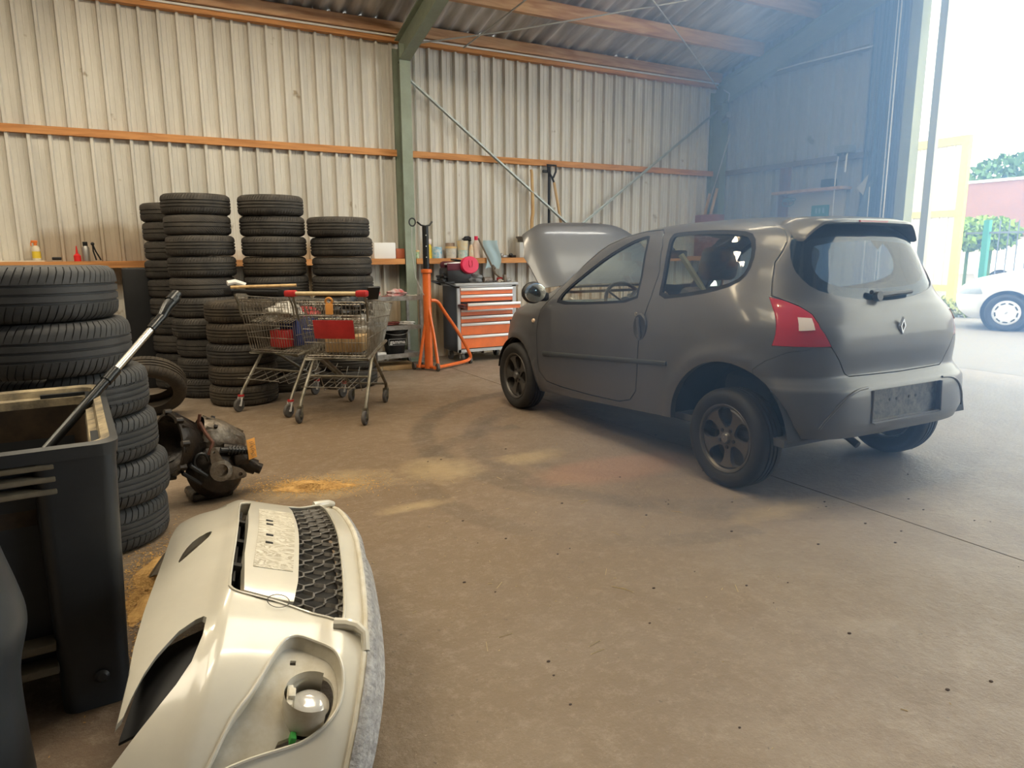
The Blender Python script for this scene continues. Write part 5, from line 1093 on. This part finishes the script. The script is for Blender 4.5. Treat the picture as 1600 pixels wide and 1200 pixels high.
mb=MB(); mb.lathe([(1e-4,.03),(.10,.026),(.108,.012),(.108,-.03),(.10,-.04)],32,Mr@Matrix.Diagonal((1.08,.98,1,1)),cap=False); mb.obj('round_lid',mat('crimson_plastic',(.66,.02,.08),.4),bg)
mb=MB(); mb.tube([Mr@Vector((-.02,.05,.033)),Mr@Vector((-.025,.0,.034)),Mr@Vector((-.01,-.03,.033))],.003,5); mb.tube([Mr@Vector((.02,.05,.033)),Mr@Vector((.025,.0,.034)),Mr@Vector((.012,-.03,.033))],.003,5); mb.obj('lid_mark',mat('dark_crimson',(.35,.01,.03),.5),bg)
mb=MB(); mb.rbox(-.15,.02,-.13,.0,.235,.255,.006,Matrix.Rotation(R(-6),4,'Y')); mb.obj('papers',M_white,bg)
mb=MB(); mb.rbox(-.09,.03,-.05,.08,.26,.28,.006,Matrix.Rotation(R(8),4,'Y')); mb.obj('black_pouch',M_black,bg)
lump('grey_bag','crumpled grey plastic bag beside the round crimson lid','bag',oncab(.30,.10,1.015),(.08,.06,.06),mat('grey_film',(.16,.17,.18),.3),21)
lump('black_gloves','black work gloves on the side tray of the cabinet','gloves',oncab(-.10,.20,1.03),(.06,.10,.05),M_black,22)
for i,(x,y,l,rad,c_,a,lb) in enumerate(((.43,.08,.05,.035,(.22,.18,.15),.2,'stubby brown air tool on the cabinet top beside the grey bag'),(.52,.10,.08,.012,(.15,.14,.14),.5,'thin dark ratchet on the cabinet top'),(.61,.06,.04,.02,(.60,.56,.48),.9,'pale socket on the cabinet top edge'),(.66,.16,.05,.03,(.50,.04,.04),1.4,'small red tool on the cabinet top near its right end'),(.73,.12,.04,.025,(.30,.28,.25),.1,'grey fitting on the cabinet top at the right end'))):
    mb=MB(); mb.cyl((-l,0,rad),(l,0,rad),rad,n=14); mb.cyl((l,0,rad),(l+.03,0,rad),rad*.6,n=12); mb.cyl((0,0,rad),(0,-.04,rad*.7),rad*.5,n=10)
    o=mb.obj('hand_tool',mat(['tool_brown','tool_dark','tool_pale','tool_red','tool_grey'][i],c_,.45,.4)); o.location=oncab(x,y,.966); o.rotation_euler.z=a; tag(o,lb,'tool','tools on the cabinet top')
mb=MB(); mb.tube([(0,0,0),(-.05,.15,.10),(-.15,.42,.54)],.012,8); mb.rbox(-.02,.02,-.02,.02,-.0,.09,.006); mb.beam((-.02,.08,.08),(-.10,.25,.02),.02,.02) if 0 else mb.cyl((-.07,.2,.2),(-.03,.2,.16),.02,n=10)
o=mb.obj('breaker_bar',mat('bronze_steel',(.16,.13,.10),.5,.5)); o.location=oncab(.68,.07,.967); tag(o,'long dark bar leaning from the cabinet top against the wall shelf','tool')
# ---------------------------------------------------------------- shelf girt and what stands on it
def wshelf(x0,x1,label):
    o=MB().box(x0,x1,8.20,8.445,1.195,1.262).obj('wall_shelf',M_wood); tag(o,label,'shelf')
wshelf(-8,3.02,'long orange wooden shelf beam behind the tyre stacks'); wshelf(3.17,8.1,'long orange wooden shelf beam behind the cabinet and the car')
SZ=1.2625; SY=8.30
def item(name,x,label,cat,parts,y=SY,z=SZ,rz=0,group=None,rot=None):
    t=thing(name,label,cat,(x,y,z),rz,group,rot)
    for nm,mbx,m in parts: mbx.obj(nm,m,t)
    return t
def lat(p,n=24): return MB().lathe(p,n)
M_org=mat('orange_cap',(.75,.20,.04),.4); M_ylw=mat('yellow_label',(.75,.55,.05),.5); M_cr=mat('cream_plastic',(.70,.62,.48),.45); M_redc=mat('bright_red_plastic',(.70,.03,.03),.4); M_steel=mat('grey_can_steel',(.35,.34,.32),.4,.6)
trig=MB(); trig.rbox(-.035,.02,-.012,.012,.165,.19,.006); trig.rbox(-.04,-.03,-.006,.006,.135,.17,.002); trig.cyl((0,0,.14),(0,0,.17),.014,n=12)
lb=MB(); lb.lathe([(.0365,.02),(.0365,.085)],24)
item('spray_bottle',-.715,'cream spray bottle with orange trigger and yellow label on the left shelf','bottle',[('bottle_body',lat([(1e-4,0),(.036,0),(.036,.10),(.030,.125),(.014,.14),(1e-4,.14)]),M_cr),('spray_head',trig,M_org),('yellow_label',lb,M_ylw)])
item('nozzle_bottle',-.378,'small red bottle with a pointed nozzle on the left shelf','bottle',[('bottle_body',lat([(1e-4,0),(.032,0),(.032,.055),(.014,.075),(1e-4,.075)]),M_redc),('nozzle',lat([(.012,.072),(.004,.15),(1e-4,.15)]),M_redc)])
item('spray_can',-.30,'grey steel spray can beside the red nozzle bottle on the shelf','can',[('can_body',lat([(1e-4,0),(.033,0),(.033,.13),(.022,.15),(1e-4,.15)]),M_steel),('can_cap',lat([(.022,.15),(.022,.19),(1e-4,.19)]),M_black)])
mb=MB(); mb.tube([(0,0,.17),(.02,0,.10),(.06,0,.01)],.008,6); mb.tube([(0,0,.17),(-.0,-.01,.10),(.02,-.02,.01)],.008,6); mb.sphere((0,0,.17),.018,8)
item('pliers',-.235,'old black pliers standing open against the grey spray can','pliers',[('pliers_body',mb,M_black)],y=8.27)
item('black_case',-.55,'flat black case low on the left shelf','case',[('case_body',MB().rbox(-.04,.04,-.03,.03,0,.03,.008),M_black)],y=8.28)
mb=MB(); mb.box(-.85,.45,-.11,.11,0,.012)
item('foam_board',-1.1,'pale foam board lying on the left shelf beneath the bottles','board',[('board_sheet',mb,M_cr)],y=8.32,z=1.2622)
for o in list(C.objects):
    if o.name.split('.')[0] in('spray_bottle','black_case') : o.location.z+=.013
item('white_box',2.79,'white square box on the shelf left of the steel column','box',[('box_body',MB().rbox(-.135,.135,-.05,.05,0,.19,.006),M_white)])
item('orange_box',2.985,'small dark orange box beside the white box on the shelf','box',[('box_body',MB().rbox(-.055,.055,-.05,.05,0,.12,.01),mat('rust_orange',(.42,.11,.05),.6))])
item('orange_cup',1.63,'orange cap seen between the tyre stacks on the shelf','cup',[('cup_body',lat([(1e-4,0),(.05,0),(.06,.09),(1e-4,.09)]),M_org)])
M_pl=mat('printed_can',(.70,.72,.70),.4,0,1,22,(.12,.42,.60)); M_gr=mat('green_print',(.62,.66,.55),.4,0,1,26,(.14,.35,.08)); M_sand=mat('sand_lid',(.66,.47,.22),.5); M_gd=mat('ochre_print',(.68,.52,.26),.45,0,1,20,(.62,.60,.50)); M_teal2=mat('teal_print',(.25,.46,.44),.45,0,1,20,(.66,.66,.58)); M_grn=mat('grey_print',(.40,.40,.38),.45,0,1,24,(.62,.58,.48))
item('small_jar',3.20,'small green printed jar on the shelf right beside the steel column','jar',[('jar_body',lat([(1e-4,0),(.042,0),(.042,.08),(1e-4,.08)]),M_gr),('lid',lat([(.045,.08),(.045,.10),(1e-4,.10)]),M_sand)])
item('spray_bottle',3.395,'tall white and pink spray bottle behind the jack on the shelf','bottle',[('bottle_body',lat([(1e-4,0),(.040,0),(.040,.13),(.015,.17),(1e-4,.17)]),M_ylw),('spray_head',MB().rbox(-.06,.03,-.015,.015,.17,.24,.01),mat('pink_white',(.70,.50,.46),.5,0,1,20,(.75,.72,.68)))],y=8.34)
item('paint_can',3.48,'white can with blue print on the shelf','can',[('can_body',lat([(1e-4,0),(.062,0),(.066,.14),(1e-4,.14)]),M_pl)])
item('grey_jar',3.575,'narrow grey jar partly hidden behind the blue printed can','jar',[('jar_body',lat([(1e-4,0),(.03,0),(.03,.10),(1e-4,.10)]),M_steel)],y=8.36)
item('paste_tub',3.675,'grey printed tub with a sand coloured lid on the shelf','tub',[('tub_body',lat([(1e-4,0),(.066,0),(.070,.12),(1e-4,.12)]),M_grn),('lid',lat([(.074,.12),(.074,.145),(1e-4,.146)]),M_sand)])
item('filler_tin',3.70,'brown tin standing behind the sand lidded tub','tin',[('tin_body',lat([(1e-4,0),(.06,0),(.06,.19),(1e-4,.19)]),mat('brown_tin',(.30,.22,.17),.5))],y=8.39)
t=item('tall_tub',3.835,'tall tub, ochre above and teal below, on the shelf','tub',[('tub_body',lat([(1e-4,0),(.066,0),(.070,.10),(1e-4,.10)]),M_teal2),('upper_tub',lat([(.067,.10),(.074,.215),(1e-4,.215)]),M_gd)])
item('glue_bottle',3.945,'orange and cream pointed bottle beside the tall tub','bottle',[('bottle_body',lat([(1e-4,0),(.034,0),(.03,.12),(.012,.17),(1e-4,.17)]),mat('pale_orange_print',(.70,.42,.20),.5,0,1,16,(.70,.64,.52)))],y=8.27)
lump('dark_rag','dark rag on top of bottles at the back of the shelf','cloth',(3.93,8.37,1.50),(.06,.04,.035),M_black,31)
item('rag_stand',3.93,'dark bottle holding up the rag at the back of the shelf','bottle',[('bottle_body',lat([(1e-4,0),(.03,0),(.03,.21),(1e-4,.21)]),M_steel)],y=8.38)
item('milky_bottle',4.03,'tall milky bottle with a crimson cap on the shelf','bottle',[('bottle_body',lat([(1e-4,0),(.048,0),(.048,.17),(.022,.225),(1e-4,.225)]),mat('milky_plastic',(.75,.62,.55),.4)),('cap',lat([(.024,.225),(.024,.275),(1e-4,.275)]),MATS['crimson_plastic'])])
mb=MB(); mb.grid(lambda u,v:(-.09+.20*u+.03*math.sin(5*v),.012*math.sin(9*u+3*v)-.02,-.11+.33*v-.06*abs(u-.45)*(1-v)),16,14)
o=mb.obj('blue_cloth',mat('pale_blue_cloth',(.36,.47,.50),.7)); o.location=(4.18,8.185,1.262); tag(o,'pale blue cloth hanging over the shelf edge behind the cabinet','cloth')
for i,(x,l) in enumerate(((4.37,.07),(4.46,.09),(4.56,.06))):
    mb=MB(); mb.rbox(-l,l,-.02,.02,0,.035,.01); mb.sphere((-l,0,.03),.03,8); o=mb.obj('scrap_part',M_black if i!=1 else M_steel); o.location=(x,8.28,SZ); o.rotation_euler.z=.3*i; tag(o,['black scrap part on the shelf nearest the blue cloth','grey scrap part between two black ones on the shelf','black scrap part on the shelf nearest the speaker box'][i],'scrap part','scrap parts on the shelf')
mb=MB(); mb.rbox(-.10,.10,-.06,.06,0,.20,.008)
t=item('grey_box',4.74,'grey box with a round printed emblem standing on the shelf near the bonnet','box',[('box_body',mb,mat('box_grey',(.50,.50,.48),.6))])
mb=MB(); 
for rad in (.035,.022): mb.tube([(.02+rad*math.cos(t_),-.0615,.10+rad*math.sin(t_)) for t_ in np.linspace(0,2*PI,21)[:-1]],.004,4,closed=True)
mb.box(-.05,.09,-.0612,-.0602,.03,.17); mb.obj('printed_label',[MATS['box_grey']],t); 
mb=MB(); mb.tube([(.02+.03*math.cos(t_),-.063,.10+.03*math.sin(t_)) for t_ in np.linspace(0,2*PI,21)[:-1]],.004,4,closed=True); mb.obj('printed_ring',M_seal,t)
item('metal_bowl',4.80,'shallow dark metal bowl on top of the grey shelf box','bowl',[('bowl_body',lat([(1e-4,.0),(.10,0),(.16,.06),(.168,.075),(.155,.07),(.09,.012),(1e-4,.012)]),mat('dull_dark_steel',(.22,.21,.20),.5,.5))],z=SZ+.2005,y=8.30)
# ---- things hanging or leaning on the long wall behind the car
mb=MB(); mb.tube([(0,0,0),(.0,.0,.02),(-.0,0,.20),(.015,0,.30),(.01,0,.55),(.0,0,.80),(-.01,0,.86)],.028,9,r2=.02)
o=mb.obj('axe_handle',M_plank); o.location=(4.86,8.30,1.545); tag(o,'thick pale wooden axe handle leaning upright against the brace','handle')
mb=MB(); mb.tube([(0,0,0),(.0,0,.74)],.017,8); mb.rbox(-.10,.02,-.015,.015,.66,.70,.008); mb.rbox(-.06,.10,-.015,.015,-.04,.0,.008); o=mb.obj('black_bar_clamp',M_black); o.location=(5.17,8.37,1.72); tag(o,'black bar clamp hanging on the long wall left of the spade','clamp')
sd=thing('spade','spade with wooden shaft and black D grip hanging from the girt','spade',(5.36,8.34,1.60),0)
mb=MB(); mb.tube([(0,0,.08),(-.13,0,.66)],.019,9); mb.obj('shaft',M_plank,sd)
mb=MB(); mb.tube([(-.13,0,.66),(-.16,0,.72),(-.22,0,.80),(-.235,0,.88),(-.10,0,.88),(-.10,0,.80),(-.14,0,.72)],.014,8); mb.obj('grip',M_seal,sd)
mb=MB(); mb.grid(lambda u,v:(-.10+.20*u+.02*v,.02*math.cos(PI*(u-.5)),.10-.34*v-.05*(u-.5)**2*4*(v)),10,8); mb.obj('blade',M_steel,sd)
# ---------------------------------------------------------------- end wall
M_wb=mat('pale_board',(.52,.53,.50),.6)
wb=thing('wall_board','pale board with a green notice on the end wall above the car roof','board',(8.235,6.56,1.55),0)
mb=MB(); mb.box(0,.02,-.46,.45,0,.56); mb.obj('board_panel',M_wb,wb)
mb=MB(); mb.box(-.008,.0,-.24,.03,.22,.375); mb.obj('green_notice',mat('green_notice',(.03,.22,.19),.5),wb)
for k,y in enumerate((-.16,-.10,-.05)): mb=MB(); mb.box(-.010,-.008,y-.014,y+.014,.27,.34); mb.obj('notice_mark',mat('pale_mark',(.25,.42,.40),.6),wb)
o=MB().box(8.06,8.29,6.05,7.14,2.10,2.135).obj('end_shelf',M_wood2); tag(o,'wooden shelf on the end wall above the pale board','shelf')
o=MB().box(8.20,8.29,6.98,7.13,1.0,2.47).obj('timber_post',mat('red_brown_timber',(.30,.15,.12),.7)); tag(o,'reddish timber post on the end wall left of the pale board','post')
o=MB().rbox(8.08,8.20,6.20,6.36,2.136,2.24,.01).obj('dark_case',M_cb); tag(o,'small dark case on the end wall shelf','case')
mb=MB(); mb.tube([(8.13,6.9+.1*math.cos(t),1.98+.045*math.sin(t)) for t in np.linspace(0,2*PI,25)[:-1]],.008,6,closed=True); mb.tube([(8.13,6.88+.11*math.cos(t),2.02+.02*math.sin(t)) for t in np.linspace(0,2*PI,25)[:-1]],.008,6,closed=True); mb.tube([(8.13,6.9,2.03),(8.13,6.9,2.1)],.004,5)
tag(mb.obj('cable_coil',mat('blue_grey_cable',(.16,.24,.26),.5)),'coil of cable hanging under the end wall shelf','cable')
fl=thing('flood_light','grey flood light on the end wall with a white lead hanging down','lamp',(8.12,6.08,2.58))
mb=MB(); mb.rbox(-.06,.10,-.10,.10,-.045,.05,.01); mb.obj('lamp_body',mat('lamp_grey',(.22,.24,.25),.5),fl)
mb=MB(); mb.sphere((-.03,.04,-.05),.03,10); mb.sphere((-.03,-.05,-.05),.03,10); mb.obj('lamp_glass',M_seal,fl)
mb=MB(); mb.tube([(-.03,.05,-.06),(-.03,.07,-.3),(-.02,.08,-.72),(0,.09,-1.2)],.008,6); mb.tube([(-.03,-.07,-.05),(-.03,-.06,-.28)],.012,6); mb.obj('lead',M_white,fl)
mb=MB(); mb.grid(lambda u,v:(.0+.03*math.sin(7*u),-.18+.36*u*(.5+.5*v)+.0,.0-.62*v+.08*math.cos(3*u)),14,10); ct=mb.obj('work_coat',mat('blue_grey_cloth',(.14,.19,.26),.85)); ct.location=(8.18,5.80,2.16); tag(ct,'blue grey work coat hanging on the end wall by the doorway','coat')
mb=MB(); mb.add([(0,.04,0),(0,-.05,.10),(.0,-.0,-.16),(-.01,.10,-.06)],[(0,1,2,3)]); mb.obj('pale_sleeve',MATS['pale_board'],ct)
mb=MB(); mb.tube([(8.10,8.50-.06,1.9),(8.10,8.01,3.04)],.008,6); tag(mb.obj('thin_rod',M_rod),'thin pale rod leaning in the corner behind the car roof','rod')
cr=thing('rusty_box','rusty open box holding two wooden sticks behind the car roof','box',(7.95,8.20,1.2625),0)
mb=MB(); mb.rbox(-.12,.12,-.19,.19,.0,.62,.01); mb.obj('box_body',mat('rust_red',(.36,.14,.09),.8,0,.3,8),cr)
for i,(a,b,lb) in enumerate((((7.93,8.28,1.885),(7.96,8.23,2.20),'shorter wooden stick standing in the rusty box'),((7.97,8.20,1.885),(8.0,8.12,2.27),'longer wooden stick standing in the rusty box'))):
    mb=MB(); mb.tube([a,b],.022,8); tag(mb.obj('wooden_stick',M_plank),lb,'stick','sticks in the rusty box')
mb=MB(); mb.tube([(8.10,8.15,3.25),(8.0,7.95,3.30),(7.9,7.85,3.27)],.04,8); tag(mb.obj('dark_bracket',MATS['dull_dark_steel']),'dark bracket high on the corner column above the girt','bracket')
# roof tie rods and conduits
def rod(pts,label,r=.009,m=None): mb=MB(); mb.tube(pts,r,6); tag(mb.obj('tie_rod',m or M_rod),label,'rod')
rod([(3.18,8.30,3.73),(4.26,7.73,3.88),(6.04,6.68,4.18),(8.1,5.5,4.50)],'long thin roof tie rod rising from the steel column to the right')
rod([(3.86,8.22,3.76),(4.12,7.25,4.02),(4.3,6.6,4.22)],'short roof tie rod rising from the conduit above the column brace')
rod([(8.10,8.28,3.72),(6.6,7.4,3.98),(5.58,6.8,4.14),(4.4,6.1,4.35)],'roof tie rod running from the far corner towards the camera')
rod([(8.20,8.25,3.78),(8.20,6.9,3.79),(8.20,5.84,3.755)],'thin conduit along the end wall timber',.010,M_white)
rod([(8.12,8.2,3.70),(8.10,8.06,3.62),(8.08,8.05,3.5)],'short bent lead hanging at the corner column top',.008)
# roofing screws through the eaves
for k in range(8):
    x=2.0+.0; 
# ---------------------------------------------------------------- parked cars outside
M_wcar=mat('white_car_paint',(.80,.80,.80),.3,0,coat=.5)
def parked(name,label,loc,rz,flip,paint,hub,detail=True):
    t=thing(name,label,'car',loc,rz)
    B=Body(ZT,[w+.03 for w in [.74,.80,.82,.825,.825,.825,.818,.808,.798,.775,.748,.705,.665,.605,.55,.46,.33,.12]],[3.0,3.15,3.2,3.2,3.19,3.17,3.0,2.85,2.6,2.3,2.05,1.85,1.65,1.45,1.25,1.05,.85,.7],[-.6,-.75,-.8,-.8,-.79,-.78,-.76,-.75,-.72,-.68,-.6,-.5,-.38,-.25,-.18,-.05,.1,.45],[4]*18,[4.5]*18,arches=((0,.3,.36),(2.45,.3,.36)))
    s=B.solid(zs[::2]+[1.525],90).mesh('b',paint,0); s=boolean(s,[MB().cyl((0,-1,.30),(0,1,.30),.37,n=36),MB().cyl((2.45,-1,.30),(2.45,1,.30),.37,n=36)]); s.materials.clear(); s.materials.append(paint); B.set_normals(s); link('body_shell',s,t)
    q=boolean(B.solid(zs[::2]+[1.525],90,0,.006).mesh('g',M_seal,0),[MB().prism([(1.75,.98),(.1,1.02),(-.25,1.12),(.05,1.40),(.9,1.42)],-1,1,'y')],'INTERSECT'); q.materials.clear(); q.materials.append(mat('far_glass',(.12,.17,.18),.08)); B.set_normals(q); link('side_windows',q,t)
    for x,sg in ((0,1),(2.45,1),(0,-1),(2.45,-1)):
        mb=MB(); mb.lathe(wheel_prof(.305,.19,.205),48,Matrix.Translation((x,sg*.73,.305))@Matrix.Rotation(-sg*PI/2,4,'X')); w=mb.obj('wheel',M_tyre,t,40)
        mb=MB(); Mw=Matrix.Translation((x,sg*.73,.305))@Matrix.Rotation(-sg*PI/2,4,'X'); mb.lathe([(.205,.07),(.19,.085),(.10,.095),(.06,.088),(1e-4,.088)],40,Mw); hc=mb.obj('hub_cap',hub,w)
        if detail:
            for k in range(9):
                a=2*PI*k/9; mb=MB(); mb.rbox(-.035,.035,-.011,.011,.085,.096,.004,Mw@Matrix.Rotation(a,4,'Z')@Matrix.Translation((0,.155,0))); mb.obj('slot',M_seal,hc)
            mb=MB(); mb.beam(Mw@Vector((-.02,-.015,.091)),Mw@Vector((.02,.015,.091)),.014,.006); mb.obj('cap_badge',M_greybar,hc)
        mb=MB(); mb.cyl((x,sg*.50,.305),(x,sg*.63,.305),.365,n=30); mb.obj('wheel_well',M_seal,t)
    for sg in (1,-1):
        q=boolean(B.solid(zs[::2]+[1.525],90,0,.004).mesh('g',M_seal,0),[MB().prism([(2.80,.60),(3.3,.58),(3.3,.72),(2.85,.73)],0 if sg>0 else -1,1 if sg>0 else 0,'y')],'INTERSECT'); q.materials.clear(); q.materials.append(mat('headlamp_glass',(.35,.38,.42),.15)); link('headlamp',q,t)
    return t
hubw=mat('white_hub_cap',(.78,.78,.78),.35)
parked('parked_car','white car with a slotted hub cap parked just outside the doorway',(14.55,4.42,0),R(116.5),False,M_wcar,hubw)
parked('parked_car','white car parked behind the green fence post, half hidden',(29.0,11.9,0),R(118),False,M_wcar,hubw,False)
parked('parked_car','dark red car at the right edge behind the steel fence',(33.5,5.6,0),R(118),False,mat('dark_red_paint_car',(.42,.05,.05),.3,coat=.5),hubw,False)

# ---------------------------------------------------------------- chips and straws on the floor
rnd=random.Random(11); mb=MB()
for _ in range(150):
    t=rnd.random(); x=rnd.gauss(1.35,.75); y=rnd.gauss(2.9,.8); l=rnd.choice((.003,.004,.006,.01,.03)); a=rnd.uniform(0,6.3); d=Vector((math.cos(a)*l,math.sin(a)*l,0)); e=Vector((-math.sin(a),math.cos(a),0))*rnd.uniform(.0008,.002); p=Vector((x,y,.0012))
    mb.add([p-d-e,p+d-e,p+d+e,p-d+e,p-d*.8+Vector((0,0,.002)),p+d*.8+Vector((0,0,.002))],[(0,1,5,4),(3,4,5,2),(0,4,3),(1,2,5)])
tag(mb.obj('straw',mat('straw',(.42,.33,.19),.8),None,0),'scattered straws and wood chips on the open floor','straw',kind='stuff')
mb=MB()
for _ in range(90):
    x=rnd.gauss(2.4,1.1); y=rnd.gauss(1.9,1.0); l=rnd.uniform(.002,.007); mb.sphere((x,y,.001),l,6,sc_=(1.3,1,.5))
tag(mb.obj('grit',mat('dark_grit',(.05,.035,.03),.9),None,0),'dark grit and crumbs scattered on the floor','grit',kind='stuff')
# ---------------------------------------------------------------- strip lamps under the roof
def strip_lamp(x,y,label,pw,col=(1,.86,.64)):
    t=thing('strip_lamp',label,'lamp',(x,y,roof_z(y)-.34),0,'strip lamps under the roof')
    mb=MB(); mb.rbox(-.78,.78,-.05,.05,0,.07,.012); mb.tube([(-.6,0,.06),(-.6,0,.17)],.006,6); mb.tube([(.6,0,.06),(.6,0,.17)],.006,6); mb.obj('lamp_housing',M_white,t)
    m=MATS.get('lamp_tube')
    if not m: m=mat('lamp_tube',(1,.82,.55),.3,emit=22)
    mb=MB(); mb.tube([(-.75,0,-.018),(.75,0,-.018)],.016,8); mb.obj('tube',m,t)
    L=light('strip_lamp_light','AREA',(x,y,roof_z(y)-.385),(0,0,0),col,pw,1.5,.10); return t
for i,(x,y,p) in enumerate(((-2.6,5.9,24),(.1,5.9,24),(2.4,5.6,20),(-1.2,2.6,18),(1.6,2.4,18),(5.3,5.6,8))):
    strip_lamp(x,y,['warm strip lamp under the roof furthest left','warm strip lamp under the roof over the tyre stacks','warm strip lamp under the roof before the tool cabinet','warm strip lamp under the roof over the black bin','warm strip lamp under the roof over the white bumper','cool strip lamp under the roof over the car'][i],p,(1,.86,.64) if i<5 else (.86,.94,1))
# ---------------------------------------------------------------- blue volume added near the doorway to imitate lens glare
m,N,L,P=newmat('glare_veil'); out=[n for n in N if n.type=='OUTPUT_MATERIAL'][0]; N.remove(P)
v=N.new('ShaderNodeVolumeScatter'); v.inputs['Color'].default_value=(.26,.48,1,1); v.inputs['Density'].default_value=.135; v.inputs['Anisotropy'].default_value=.45; va=N.new('ShaderNodeVolumeAbsorption'); va.inputs['Color'].default_value=(.40,.60,1,1); va.inputs['Density'].default_value=.06; vs_=N.new('ShaderNodeAddShader'); L.new(v.outputs[0],vs_.inputs[0]); L.new(va.outputs[0],vs_.inputs[1]); L.new(vs_.outputs[0],out.inputs['Volume'])
fp=[(1.3,2.28),(3.3,.75),(8.2,-.6),(8.2,7.4)]
mb=MB(); n=len(fp); mb.add([(x,y,.004) for x,y in fp]+[(x,y,min(roof_z(y),roof_z(RY))-.05) for x,y in fp],[tuple(range(n))[::-1],tuple(range(n,2*n))]+[(i,(i+1)%n,n+(i+1)%n,n+i) for i in range(n)])
hz=mb.obj('glare_veil',m,None,0); tag(hz,'thin bluish volume added as lens glare over the open doorway and the car','glare_veil',kind='stuff')
